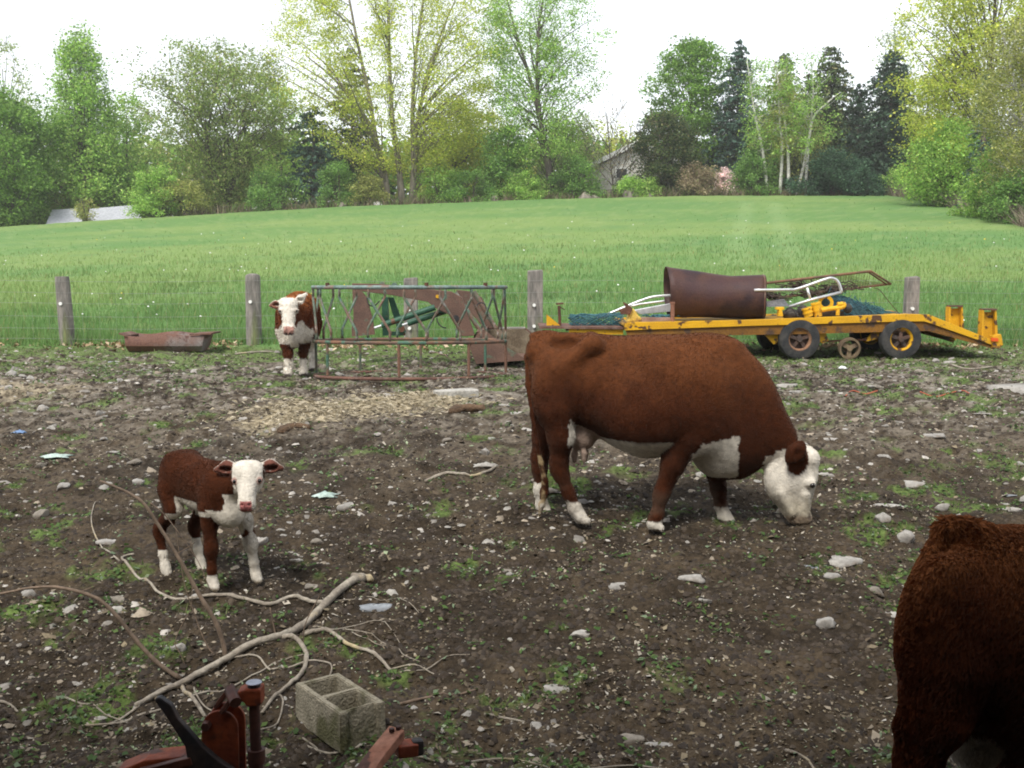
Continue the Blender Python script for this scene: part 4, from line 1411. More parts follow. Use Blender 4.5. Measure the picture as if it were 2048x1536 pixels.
for i, (px, py) in enumerate(prof):
    for j in range(7):
        t = j / 6 * math.pi
        z = Yl(px, 630, 1.1).z + (Yl(px, py + 5, 1.1).z - Yl(px, 630, 1.1).z) * math.sin(t) * (1 + rng.uniform(-.06, .06))
        m.v.append(Vector((Yl(px, 630, 1.1).x, YD + 1.1 - .5 * math.cos(t), z)))
for i in range(5):
    for j in range(6):
        m.f.append((i * 7 + j, i * 7 + j + 1, i * 7 + 8 + j, i * 7 + 7 + j))
m.f.append(tuple(range(7)))
m.build('packed_core', M('teal_core', (.012, .035, .045), (.03, .075, .085), 25, .45, .6, rough=.9, bump=1, bs=60), nt)

# --- load: pale tubular cattle-chute frames
al = E('bent_railing', Yl(1270, 640, 1.1), 'bent silver tube frame leaning from the drum down to the mesh roll', 'railing')
m = MB(); m.tube(curve([Yl(x, y, 1.0) for x, y in ((1195, 637), (1240, 618), (1290, 598), (1318, 592), (1360, 590))], 4), .022, 10); m.build('tube', ALU, al, smooth=True)
MB().prism([Yl(x, y, .95) for x, y in ((1268, 620), (1345, 606), (1345, 623), (1280, 629))], (0, .12, 0)).build('channel', ALU, al, bevel=.01)
m = MB(); m.tube(curve([Yl(x, y, 1.35) for x, y in ((1205, 634), (1262, 612), (1345, 600))], 4), .02, 8); m.build('tube', ALU, al, smooth=True)
rf = E('tube_rail', Yl(1620, 640, .55), 'shiny bent tubular handrail lying aslant over the yellow engine', 'handrail')
Q = lambda zx, zy: (1450 + zx / 3.425, 500 + zy / 3.425)
m = MB(); m.tube(curve([Yl(*Q(*q), .5) for q in ((200, 275), (430, 272), (500, 265), (690, 200), (740, 195), (775, 220), (800, 290))], 5), .026, 10)
m.build('top_tube', ALU, rf, smooth=True)
m = MB(); m.tube([Yl(*Q(*q), .5) for q in ((800, 288), (600, 338), (440, 388))], .026, 10); m.build('lower_tube', ALU, rf, smooth=True)
m = MB(); m.tube([Yl(*Q(*q), .5) for q in ((562, 258), (585, 340))], .024, 10); m.build('cross_tube', ALU, rf, smooth=True)
MB().prism([Yl(*Q(*q), .62) for q in ((270, 355), (405, 335), (430, 370), (470, 385), (270, 390))], (0, .04, 0)).build('side_plate', M('grey_plate', (.3, .31, .33), (.22, .22, .24), 5, rough=.5, metal=.3), rf)

# --- load: mesh gate frame
gt = E('mesh_gate', Yl(1640, 600, 1.2), 'rusty frame with torn wire mesh propped on top of the scrap', 'gate')
gp = [Yl(*Q(*q), yy) for q, yy in (((270, 228), 1.0), ((1000, 145), 1.0), ((1135, 232), 1.75), ((420, 320), 1.75))]
m = MB(); m.tube([gp[0], gp[1]], .024, 8); m.tube([gp[1], gp[2]], .02, 8); m.tube([gp[2], gp[3]], .02, 8)
m.tube([gp[1].lerp(gp[0], .03), gp[2].lerp(gp[3], .04)], .016, 8)
m.build('frame', M('gate_rust', (.22, .12, .07), (.12, .075, .055), 5), gt, smooth=True)
m = MB()
for sgn in (0, 1):
    for k in range(-10, 44):
        a0, a1 = k / 40, k / 40 + .22
        lo_, hi_ = (a0, a1) if sgn == 0 else (a1, a0)
        if not (0 <= lo_ <= 1 and 0 <= hi_ <= 1): continue
        p = gp[0].lerp(gp[1], lo_); q = gp[3].lerp(gp[2], hi_)
        mid = p.lerp(q, .5) + Vector((0, 0, -.03 + random.uniform(-.02, .02)))
        m.tube([p, mid, q], .0032, 3)
m.build('wire_mesh', RUST, gt)
m = MB(); m.tube(curve([Yl(*Q(*q), .7) for q in ((1020, 260), (1060, 275), (1120, 350), (1195, 438))], 4), .006, 4); m.build('loose_wire', RUST, gt)
# dark matted brush caught in the mesh
br = E('matted_brush', Yl(1600, 590, 1.2), 'dark matted clumps of dead vines caught under the mesh gate', 'dead vines')
m = MB()
for (zx, zy, n_) in ((330, 320, 70), (500, 243, 40), (740, 265, 60), (840, 250, 20), (600, 300, 50)):
    for k in range(n_):
        c = Yl(*Q(zx + random.gauss(0, 45), zy + random.gauss(0, 10)), 1.05 + random.uniform(-.15, .3))
        v = Vector((random.gauss(0, .08), random.gauss(0, .05), random.gauss(0, .03)))
        m.tube([c - v, c + Vector((0, 0, random.gauss(0, .02))), c + v], .012, 3)
m.build('vine', M('dark_vines', (.05, .035, .03), (.09, .07, .05), 8), br)

# --- load: yellow engine and pump
en = E('pump_engine', Yl(1620, 636, .4), 'yellow painted pump engine with pulleys and hoses on the trailer deck', 'engine')
YG_ = M('machine_yellow', (.75, .42, .015), (.6, .33, .02), 6, .4, .6, (.1, .07, .04), 12, .6, .66, rough=.45, fine=.1)
m = MB()
for q0, q1, r_ in (((560, 395), (575, 455), .085), ((620, 360), (640, 455), .075)):
    a, b = Yl(*Q(*q0), .4), Yl(*Q(*q1), .4)
    m.lathe([(0, .02), (0, r_ * 1.15), (.03, r_ * 1.15), (.035, r_), ((b - a).length * .5, r_), ((b - a).length * .5, r_ * 1.1), ((b - a).length * .62, r_ * 1.1), ((b - a).length * .62, r_ * .92), ((b - a).length, r_ * .92), ((b - a).length, 0)], a, b - a, 14)
m.build('cylinder', YG_, en, smooth='auto')
c = Yl(*Q(690, 360), .55)
MB().lathe([(-.04, .075), (-.05, .13), (.05, .13), (.04, .075), (-.04, .075)], c, (.25, 1, .1), 24).build('flywheel', YG_, en, smooth='auto')
m = MB(); m.tube(curve([Yl(*Q(*q), .35) for q in ((660, 412), (720, 402), (800, 392), (815, 370), (770, 372))], 4), .04, 10); m.cyl(Yl(*Q(775, 380), .35), Yl(*Q(772, 448), .35), .035, 10)
m.build('pipe', YG_, en, smooth='auto')
m = MB(); m.prism([Yl(*Q(*q), .3) for q in ((355, 392), (405, 390), (408, 408), (392, 412), (400, 455), (365, 455), (372, 410), (352, 408))], (0, .14, 0)); m.build('bracket', YG_, en, bevel=.008)
m = MB(); m.tube(curve([Yl(*Q(*q), .3) for q in ((420, 400), (460, 402), (490, 440), (500, 455))], 4), .014, 6); m.tube(curve([Yl(*Q(*q), .35) for q in ((410, 420), (450, 390), (530, 392))], 4), .012, 6); m.build('hose', RUBBER, en, smooth=True)
m = MB(); m.ell(Yl(*Q(450, 440), .5), (.16, .14, .10)); m.ell(Yl(*Q(840, 400), .45), (.08, .08, .09)); m.box(Yl(*Q(620, 440), .62), (.9, .35, .12)); m.ell(Yl(*Q(530, 420), .5), (.1, .1, .12)); m.build('engine_block', M('oily_iron', (.03, .028, .027), (.07, .06, .05), 8, rough=.6), en, smooth='auto')

# --- load: crumpled yellow bucket and board at the front edge
cb = E('crumpled_bucket', Yl(1262, 645, .4), 'crumpled yellow and rust sheet metal piece beside the mesh roll', 'scrap metal')
P_ = lambda zx, zy: (1000 + zx / 3.413, 500 + zy / 3.413)
m = MB(); m.prism([Yl(*P_(*q), .35) for q in ((868, 395), (920, 405), (945, 450), (970, 470), (965, 490), (860, 490), (880, 450))], (0, .3, 0)); m.build('sheet', M('pale_yellow', (.62, .45, .10), (.5, .33, .06), 6, .4, .6, (.2, .12, .06), 9, .58, .64, rough=.6), cb, bevel=.03, jitter=.008)
m = MB(); m.prism([Yl(*P_(*q), .3) for q in ((840, 355), (870, 368), (905, 400), (890, 440), (830, 440), (810, 405), (860, 395))], (0, .06, 0)); m.build('torn_flap', RUST, cb)
m = MB(); m.prism([Yl(*P_(*q), .5) for q in ((960, 462), (1165, 462), (1170, 482), (965, 490))], (0, .25, 0)); o = m.build('scrap_board', M('old_board', (.22, .13, .10), (.3, .2, .16), 5, rough=.9), None)
tag(o, 'flat reddish board lying on the deck left of the drum', 'board')
tp = MB()
for k in range(26):
    c = Yl(1325 + random.gauss(0, 14), 633 + random.gauss(0, 1.5), .75)
    v = Vector((random.gauss(0, .07), random.gauss(0, .05), random.gauss(0, .02)))
    tp.tube([c - v, c + Vector((0, 0, .02)), c + v], .012, 4)
o = tp.build('netting_scrap', TEAL, None); tag(o, 'small bunched scrap of dark blue netting against the drum\'s left end', 'netting')

# ------------------------------------------------------------------ cattle: one continuous body each, grown from a smooth implicit surface
def smin(a, b, k):
    h = np.clip(.5 + .5 * (b - a) / k, 0, 1)
    return b * (1 - h) + a * h - k * h * (1 - h)


class Body:
    def __init__(s): s.ops = []

    def cap(s, a, b, ra, rb, k=.05, sq=(1, 1, 1), cut=False):
        """tapered limb from a to b; sq squashes the section along local axes"""
        s.ops.append(('cap', np.array(a, float), np.array(b, float), ra, rb, k, np.array(sq, float), cut)); return s

    def chain(s, pts, k=.04, sq=(1, 1, 1)):
        for (a, ra), (b, rb) in zip(pts[:-1], pts[1:]): s.cap(a, b, ra, rb, k, sq)
        return s

    def ell(s, c, r, k=.05, cut=False, rot=None):
        s.ops.append(('ell', np.array(c, float), np.array(r, float), rot, None, k, None, cut)); return s

    def loft(s, axis, secs, k=.05, e=2.4, yc=0.0):
        """secs rows: position on axis, low, high (other axis), half width, [centre y]"""
        s.ops.append(('loft', axis, np.array([list(r) + [yc] * (5 - len(r)) for r in secs], float), e, None, k, None, False)); return s

    def eval(s, P):
        d = None
        for op in s.ops:
            if op[0] == 'cap':
                _, a, b, ra, rb, k, sq, cut = op
                A, Bb, Q = a / sq, b / sq, P / sq
                ba = Bb - A
                h = np.clip(((Q - A) @ ba) / (ba @ ba + 1e-12), 0, 1)
                v = np.linalg.norm(Q - A - h[:, None] * ba, axis=1) - (ra + (rb - ra) * h)
            elif op[0] == 'ell':
                _, c, r, rot, _, k, _, cut = op
                Q = P - c
                if rot is not None: Q = Q @ rot
                k0 = np.linalg.norm(Q / r, axis=1); k1 = np.linalg.norm(Q / (r * r), axis=1) + 1e-9
                v = k0 * (k0 - 1) / k1
            else:
                _, ax, S, e, _, k, _, cut = op
                i, j = (0, 2) if ax == 'x' else (2, 0)
                o = np.argsort(S[:, 0]); S = S[o]
                t = P[:, i]
                tt = np.clip(t, S[0, 0], S[-1, 0])
                # smooth interpolation between sections
                kx = np.clip(np.searchsorted(S[:, 0], tt) - 1, 0, len(S) - 2)
                f = (tt - S[kx, 0]) / (S[kx + 1, 0] - S[kx, 0])
                m = np.gradient(S[:, 1:], S[:, 0], axis=0)
                hx = (S[kx + 1, 0] - S[kx, 0])[:, None]; f = f[:, None]
                a0, a1 = S[kx, 1:], S[kx + 1, 1:]
                val = (a0 * (1 + 2 * f) * (1 - f) ** 2 + m[kx] * hx * f * (1 - f) ** 2 + a1 * f * f * (3 - 2 * f) + m[kx + 1] * hx * f * f * (f - 1))
                lo, hi, hw, yc = val.T
                c, h = (lo + hi) / 2, np.maximum((hi - lo) / 2, .01)
                hw = np.maximum(hw, .01)
                q = ((np.abs(P[:, 1] - yc) / hw) ** e + (np.abs(P[:, j] - c) / h) ** e) ** (1 / e)
                v = (q - 1) * np.minimum(hw, h)
                out = np.abs(t - tt)
                v = np.where(out > 0, np.sqrt(np.maximum(v, 0) ** 2 + out ** 2) + np.minimum(v, 0) * 0, v)
            if d is None: d = v
            elif cut: d = -smin(-d, v, k)
            else: d = smin(d, v, k)
        return d

    def mesh(s, lo, hi, h, rough=0.0):
        lo, hi = np.array(lo, float), np.array(hi, float)
        n = np.ceil((hi - lo) / h).astype(int) + 1
        g = [lo[i] + h * np.arange(n[i]) for i in range(3)]
        X = np.stack(np.meshgrid(*g, indexing='ij'), -1).reshape(-1, 3)
        D = np.empty(len(X))
        for a in range(0, len(X), 200000): D[a:a + 200000] = s.eval(X[a:a + 200000])
        D = D.reshape(n)
        S = D < 0
        cs = [(i, j, k) for i in (0, 1) for j in (0, 1) for k in (0, 1)]
        sl = lambda A, o: A[o[0]:n[0] - 1 + o[0], o[1]:n[1] - 1 + o[1], o[2]:n[2] - 1 + o[2]]
        cnt = sum(sl(S, o).astype(int) for o in cs)
        act = (cnt > 0) & (cnt < 8)
        idx = np.argwhere(act)
        acc = np.zeros((len(idx), 3)); num = np.zeros(len(idx))
        for o in cs:
            for ax in range(3):
                if o[ax]: continue
                q = list(o); q[ax] = 1
                v0 = D[tuple((idx + o).T)]; v1 = D[tuple((idx + q).T)]
                cr = (v0 < 0) != (v1 < 0)
                t = np.where(cr, v0 / np.where(cr, v0 - v1, 1), 0)
                p = np.tile(np.array(o, float), (len(idx), 1)); p[:, ax] = t
                acc += p * cr[:, None]; num += cr
        V = lo + (idx + acc / num[:, None]) * h
        vid = -np.ones(act.shape, int); vid[tuple(idx.T)] = np.arange(len(idx))
        F = []
        for ax in range(3):
            b, c = [(1, 2), (2, 0), (0, 1)][ax]
            a0 = [slice(None)] * 3; a1 = [slice(None)] * 3
            a0[ax] = slice(0, -1); a1[ax] = slice(1, None)
            s0, s1 = S[tuple(a0)], S[tuple(a1)]
            e = np.argwhere(s0 != s1)
            e = e[(e[:, b] > 0) & (e[:, c] > 0) & (e[:, b] < n[b] - 1) & (e[:, c] < n[c] - 1)]
            fl = s0[tuple(e.T)]
            db = np.zeros(3, int); db[b] = 1
            dc = np.zeros(3, int); dc[c] = 1
            q = np.stack([vid[tuple((e - db - dc).T)], vid[tuple((e - dc).T)], vid[tuple(e.T)], vid[tuple((e - db).T)]], 1)
            q[~fl] = q[~fl][:, ::-1]
            F.append(q)
        F = np.concatenate(F)
        return V, F


def vnormals(V, F):
    n = np.cross(V[F[:, 2]] - V[F[:, 0]], V[F[:, 3]] - V[F[:, 1]])
    N = np.zeros_like(V)
    for k in range(4): np.add.at(N, F[:, k], n)
    return N / (np.linalg.norm(N, axis=1)[:, None] + 1e-12)


HIDE = M('cattle_hide', (.1, .05, .03), attr=True, rough=.8, fine=.22, fs=24, bump=.35, bs=70, spec=.1, sheen=.05)
HAIRM = M('cattle_hair', (.1, .05, .03), attr=True, rough=.7, fine=0, spec=.2)
EYEM = M('wet_dark_eye', (.012, .008, .007), rough=.12, spec=.6, fine=0)
RED = np.array((.096, .0255, .008))
WHT = np.array((.66, .61, .53))


def coat(V, F, col, N, n, ln, w, flow, lift=.4, sel=None, mess=.45):
    """short hair strands following the hide"""
    fc = V[F].mean(1)
    ar = np.linalg.norm(np.cross(V[F[:, 2]] - V[F[:, 0]], V[F[:, 3]] - V[F[:, 1]]), axis=1)
    if sel is not None: ar = ar * sel(fc)
    k = RNG.choice(len(F), n, p=ar / ar.sum())
    u = RNG.random((n, 4)); u /= u.sum(1)[:, None]
    P = (V[F[k]] * u[:, :, None]).sum(1)
    nn = (N[F[k]] * u[:, :, None]).sum(1); nn /= np.linalg.norm(nn, axis=1)[:, None] + 1e-9
    c = (col[F[k]] * u[:, :, None]).sum(1) * (1 + RNG.uniform(-.16, .18, (n, 1)))
    fl = np.array(flow, float)[None] + RNG.normal(0, mess, (n, 3)) + (vn3(P, 6, 4) - .5)[:, None] * np.array([[1.6, 0, .8]])
    fl = fl - nn * (fl * nn).sum(1)[:, None]
    fl /= np.linalg.norm(fl, axis=1)[:, None] + 1e-9
    d = fl * (1 - lift) + nn * lift
    L_ = ln(P) * RNG.uniform(.5, 1.25, n)
    side = np.cross(d, rand_dirs(n)); side /= np.linalg.norm(side, axis=1)[:, None] + 1e-9
    m = P + d * L_[:, None] * .55 + nn * L_[:, None] * .1
    t = P + d * L_[:, None]
    Q = np.stack([P - side * w - nn * .004, P + side * w - nn * .004, m + side * w * .7, t], 1)
    return Q.reshape(-1, 3), np.arange(4 * n).reshape(n, 4), np.repeat(c, 4, 0)


def finish(root, body, lo, hi, h, colf, hair=None, lumps=.006):
    V, F = body.mesh(lo, hi, h)
    N = vnormals(V, F)
    V = V + N * ((vn3(V, 9, 3) - .5) * lumps * 2 + (vn3(V, 26, 8) - .5) * lumps * .7)[:, None]
    col = colf(V, N)
    o = np_obj('body', V, F, HIDE, root, col, smooth=True)
    if hair:
        n, ln, w, flow, lift, sel = hair
        Q, Fq, c = coat(V, F, col, N, n, ln, w, flow, lift, sel, .22)
        np_obj('coat', Q, Fq, HAIRM, root, c)
    return o


def eye(root, c, r):
    m = MB(); m.ell(Vector(c), r)
    o = m.build('eye', EYEM, None, smooth=True)
    o.parent = root
    return o


def blend(c, mask, new): return c * (1 - mask[:, None]) + np.asarray(new)[None] * mask[:, None]


# ---- grazing cow, seen from its right side
CD = 7.9
ch = math.radians(-9)
cb0 = W(1335, 800, CD)
crt = E('cow', Vector((cb0.x, CD, gzf(cb0.x, CD))), 'large red-brown cow with a white face grazing with its head down', 'cow', rz=ch)
ci = Matrix.Rotation(-ch, 3, 'Z')


def J(px, py, lat=0.0):
    dd = CD + lat + (px - 1335) / 273.5 * math.tan(ch)
    v = ci @ (W(px, py, dd) - crt.location)
    return np.array((v.x, v.y, v.z))


def S_(px, t, b, hw, yc=0.0):
    a, c = J(px, t), J(px, b)
    return (a[0], c[2], a[2], hw, yc)


B = Body()
B.loft('x', [S_(1062, 690, 760, .10), S_(1085, 671, 800, .19), S_(1120, 666, 835, .25), S_(1180, 667, 862, .29), S_(1235, 671, 893, .34),
             S_(1290, 670, 913, .375), S_(1340, 669, 912, .37), S_(1395, 671, 915, .33), S_(1440, 677, 938, .285), S_(1480, 692, 946, .235), S_(1512, 717, 938, .185),
             S_(1540, 752, 926, .145), S_(1568, 812, 925, .115), S_(1592, 862, 935, .095)], .05, 2.3)
# hips, pins, tail head, shoulder, flank hollow
B.ell(J(1184, 688, -.235), (.06, .042, .032), .085); B.ell(J(1160, 680, .235), (.06, .042, .032), .085)
B.cap(J(1184, 690, -.235), J(1120, 735, -.235), .05, .06, .07); B.cap(J(1182, 676, -.1), J(1186, 688, -.22), .035, .04, .08)
B.ell(J(1068, 705, -.10), (.06, .07, .08), .05); B.ell(J(1068, 700, .10), (.06, .07, .08), .05)
B.ell(J(1085, 672, 0), (.10, .05, .035), .05)
B.ell(J(1243, 716, -.40), (.14, .13, .10), .09, cut=True); B.ell(J(1130, 690, -.13), (.10, .06, .05), .07, cut=True); B.ell(J(1225, 710, .41), (.13, .12, .10), .12, cut=True)
B.ell(J(1408, 800, -.20), (.15, .12, .27), .16); B.ell(J(1408, 800, .20), (.15, .12, .27), .16)
B.ell(J(1290, 830, -.27), (.30, .12, .20), .12); B.ell(J(1290, 830, .27), (.30, .12, .20), .12)
B.ell(J(1420, 700, 0), (.22, .16, .10), .08)
# thighs and hind legs
B.ell(J(1108, 785, -.19), (.17, .13, .28), .09); B.ell(J(1105, 785, .19), (.17, .13, .28), .09)
B.chain([(J(1112, 820, -.20), .13), (J(1122, 875, -.19), .095), (J(1118, 925, -.17), .062), (J(1122, 948, -.17), .052), (J(1137, 985, -.17), .043), (J(1151, 1020, -.17), .043), (J(1160, 1034, -.17), .05)], .045)
B.cap(J(1113, 925, -.17), J(1110, 940, -.17), .04, .035, .03)
B.chain([(J(1095, 815, .19), .13), (J(1092, 870, .19), .10), (J(1079, 915, .18), .062), (J(1079, 938, .18), .052), (J(1080, 980, .18), .042), (J(1084, 1012, .18), .043), (J(1090, 1022, .18), .048)], .045)
# fore legs
B.ell(J(1385, 868, -.20), (.13, .09, .15), .08)
B.chain([(J(1375, 875, -.20), .12), (J(1345, 930, -.20), .082), (J(1326, 982, -.19), .056), (J(1321, 996, -.19), .05), (J(1316, 1024, -.19), .040), (J(1311, 1036, -.19), .046), (J(1308, 1047, -.19), .052)], .04)
B.ell(J(1415, 875, .20), (.12, .09, .15), .08)
B.chain([(J(1420, 890, .19), .105), (J(1432, 940, .18), .072), (J(1437, 978, .18), .055), (J(1441, 1010, .18), .043), (J(1449, 1032, .18), .044), (J(1457, 1044, .18), .05)], .04)
# hooves
for a, b, l in ((1160, 1036, -.17), (1090, 1024, .18), (1307, 1049, -.19), (1459, 1047, .18)):
    for s_ in (-.022, .022):
        c = J(a, b, l + s_)
        B.cap(c + np.array((0, 0, .0)), c + np.array((.055, s_ * .5, -.022)), .034, .026, .02)
# brisket and dewlap
B.ell(J(1438, 918, 0), (.17, .12, .14), .08)
B.cap(J(1445, 935, 0), J(1485, 940, 0), .07, .05, .06, (1, .7, 1))
B.cap(J(1478, 930, -.02), J(1480, 952, -.02), .03, .018, .03)
B.cap(J(1500, 905, 0), J(1503, 930, 0), .07, .04, .06, (1, .6, 1))
# udder and teats
B.ell(J(1163, 870, -.02), (.115, .11, .115), .06)
for a, b, l in ((1168, 905, -.09), (1148, 905, -.05), (1172, 903, .07), (1150, 903, .08)):
    B.cap(J(a, b, l), J(a, b + 18, l), .024, .015, .025)
# neck throat, head
hs_s = [(893, 1592, 1622, .065), (910, 1560, 1633, .10), (930, 1534, 1637, .105), (955, 1533, 1635, .11), (975, 1539, 1630, .10), (995, 1547, 1625, .082), (1015, 1557, 1621, .07), (1032, 1568, 1619, .066), (1045, 1580, 1615, .055)]
rows = []
for py, x0, x1, hw in hs_s:
    a, c = J(x0, py), J(x1, py)
    rows.append((a[2], a[0], c[0], hw, 0))
B.loft('z', rows, .04, 2.3)
B.ell(J(1560, 965, 0), (.10, .095, .13), .06)
B.ell(J(1622, 915, 0), (.05, .085, .06), .04)
for s_ in (-1, 1):
    B.cap(J(1600, 985, s_ * .125), J(1594, 1022, s_ * .10), .026, .022, .03, cut=True)
    B.cap(J(1612, 990, s_ * .075), J(1612, 1028, s_ * .05), .022, .02, .03)
    B.cap(J(1562, 985, s_ * .085), J(1585, 1030, s_ * .06), .03, .02, .04)
B.ell(J(1622, 966, -.092), (.035, .025, .03), .03); B.ell(J(1622, 966, .092), (.035, .025, .03), .03)
B.ell(J(1612, 1036, 0), (.04, .06, .035), .03)
B.ell(J(1616, 1035, -.035), (.014, .012, .01), .012, cut=True)
B.cap(J(1580, 1040, -.06), J(1606, 1026, -.072), .008, .006, .012, cut=True)
# ears
for s_ in (-1, 1):
    a = J(1604, 912, s_ * .08); b = J(1592, 905, s_ * .17); c = J(1588, 920, s_ * .23)
    B.cap(a, b, .035, .06, .03); B.ell(J(1591, 905, s_ * .175), (.058, .035, .10), .025, rot=np.array(((.82, 0, .57), (0, 1, 0), (-.57, 0, .82))))
    B.ell(J(1598, 912, s_ * .225), (.04, .03, .06), .015, cut=True)
# tail
tl = [(1070, 684), (1056, 715), (1058, 770), (1066, 830), (1074, 885), (1082, 925), (1090, 962)]
tp = [(J(a, b, -.03 - .10 * sm(np.array([b]), 720, 900)[0]), r) for (a, b), r in zip(tl, (.04, .03, .024, .020, .018, .018, .022))]
B.chain(tp + [(J(1089, 985, -.12), .030), (J(1084, 1010, -.12), .022), (J(1078, 1032, -.12), .008)], .02)


def ccol(V, N):
    n = (vn3(V, 7, 2) - .5); n2 = (vn3(V, 22, 6) - .5) + (vn3(V, 48, 12) - .5) * 1.1
    c = RED[None] * .48 * (1 + .6 * n[:, None] + .4 * n2[:, None])
    c = blend(c, sm(vn3(V, 4.2, 11), .52, .68) * .45, RED * .5)
    zt_ = J(1300, 668)[2]
    c = blend(c, sm(V[:, 2] + n * .35, .85, 1.35) * .42, (.185, .066, .022))  # paler towards the back: light from above painted into the coat
    x, y, z = V.T
    g = lambda px, py: J(px, py); gn = lambda px, py: J(px, py, -.25)
    j = n * .10 + n2 * .05
    # belly band, brisket
    under = sm(-N[:, 2] + j * 2, .52, .72) * (z < g(1300, 870)[2]) * (z > g(1300, 960)[2]) * (x > g(1150, 900)[0]) * (x < g(1380, 900)[0])
    c = blend(c, under, WHT * .85)
    fl = ((x > g(1143, 900)[0] + j) & (x < g(1200, 900)[0] + j) & (z < gn(1143, 834)[2] - (x - g(1143, 900)[0]) * 1.2 + j * .6) & (z > gn(1143, 893)[2]))
    c = blend(c, fl.astype(float) * (np.abs(y) < .34), WHT * .8)
    ud = ((x - g(1165, 900)[0]) ** 2 / .19 ** 2 + (z - g(1165, 885)[2]) ** 2 / .16 ** 2 < 1) & (np.abs(y) < .15)
    c = blend(c, ud.astype(float), (.36, .27, .22))
    br = (x > g(1390, 900)[0] + j + np.clip((z - g(1430, 905)[2]), -1, 1) * .4) & (x < g(1474, 900)[0] + j * .5) & (z < gn(1430, 882)[2] + j + (x - g(1430, 900)[0]) * .25) & (z > g(1440, 952)[2])
    leg = (x < g(1450, 900)[0]) & (z < g(1440, 925)[2]) & (np.abs(y) > .085) & (y > 0) | (z < g(1440, 956)[2]) & (np.abs(y) > .045) & (y > 0)
    c = blend(c, (br & ~leg).astype(float), WHT * .85)
    # head
    hm = (x > g(1526, 900)[0] + j * .5) & (z < g(1590, 918)[2] + (x - g(1526, 900)[0]) * .55 + j * .9)
    hm |= (x > g(1612, 900)[0]) & (z < g(1590, 890)[2])
    c = blend(c, hm.astype(float), WHT)
    eb = (((x - g(1592, 900)[0]) / .08) ** 2 + ((z - g(1590, 912)[2]) / .125) ** 2 < 1 + j * 2) & (np.abs(y) > .045)
    c = blend(c, eb.astype(float), RED * .8)
    ear = (np.abs(y) > .14) & (z > g(1590, 950)[2]) & (x > g(1560, 900)[0]) & (x < g(1617, 900)[0])
    c = blend(c, ear.astype(float), RED * .45)
    c = blend(c, sm(g(1590, 1026)[2] - z + j * .3, 0, .03) * (x > g(1560, 900)[0]), (.45, .33, .27))
    c = blend(c, ((x > g(1525, 900)[0]) * sm(.42 - z + j * 2, 0, .3) * .55), (.30, .25, .15))
    # socks, hooves, tail switch
    fx = x > g(1250, 900)[0]
    sock = np.where(fx, (z < np.where(y < 0, .085, .125) + j * .4), (z < np.where(y < 0, .205, .27) + j * .4)) & (x < g(1500, 900)[0])
    c = blend(c, sock.astype(float), WHT * .92)
    c = blend(c, ((z < .03 + n * .03) & (x < g(1500, 900)[0])).astype(float), (.16, .13, .10))
    mud = sm(vn3(V, 11, 21), .48, .62) * sm(.42 - z, 0, .35) * .55
    c = blend(c, mud, (.14, .11, .08))
    nos = ((x - g(1617, 1031)[0]) ** 2 + (z - g(1617, 1031)[2]) ** 2 < .0003) | ((np.abs((z - g(1600, 1036)[2]) - (x - g(1600, 1036)[0]) * .5) < .006) & (x > g(1586, 1036)[0]) & (x < g(1612, 1036)[0]) & (z < g(1590, 1020)[2]))
    c = blend(c, nos.astype(float) * .8, (.10, .07, .06))
    sw = (x < g(1096, 900)[0]) & (y < -.02) & (z < g(1090, 905)[2]) & (z > 0) & (x < g(1100, 900)[0]) & (y > -.155)
    c = blend(c, sw.astype(float) * sm(n2 + .5, .2, .6), (.30, .22, .12))
    return c


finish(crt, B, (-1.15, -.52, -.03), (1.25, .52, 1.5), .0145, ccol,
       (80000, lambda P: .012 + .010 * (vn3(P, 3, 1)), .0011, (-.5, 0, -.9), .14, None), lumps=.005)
for s_ in (-1, 1): eye(crt, J(1625, 971, s_ * .108), (.021, .019, .020))

# ---- newborn calf looking at the camera
kh = math.radians(-41)
kb = G(410, 1158)
krt = E('calf', Vector((kb.x, kb.y, gzf(kb.x, kb.y))), 'small newborn brown and white calf facing the camera near the fallen branch', 'calf', rz=kh)


def KP(px, py):
    v = Matrix.Rotation(-kh, 3, 'Z') @ (G(px, py) - krt.location)
    return np.array((v.x, v.y, 0.0))


K = Body()
K.loft('x', [(-.31, .56, .72, .06), (-.26, .50, .785, .105), (-.17, .475, .795, .122), (-.05, .45, .775, .125), (.10, .43, .765, .13), (.22, .425, .765, .12), (.31, .45, .745, .095), (.36, .50, .70, .06)], .04, 2.2)
fr_ = dict(hr=np.array((-.265, -.115, 0)), hl=np.array((-.205, .10, 0)), fr=np.array((.21, -.085, 0)), fl=np.array((.27, .185, 0)))
T3 = lambda b, dx, dy, z: np.array((b[0] + dx, b[1] + dy, z))
for k_, s_ in (('hr', -1), ('hl', 1)):
    f = fr_[k_]
    K.ell((-.22, s_ * .08, .62), (.105, .06, .16), .05)
    K.chain([(np.array((-.22, s_ * .095, .56)), .07), (np.array((-.17 if s_ < 0 else -.14, s_ * .10, .44)), .05), (T3(f, -.05, 0, .30), .034), (T3(f, -.055, 0, .265), .031), (T3(f, -.02, 0, .14), .023), (T3(f, 0, 0, .065), .0235), (T3(f, .015, 0, .03), .025)], .03)
    K.cap(T3(f, .015, 0, .03), T3(f, .03, 0, .014), .028, .022, .015)
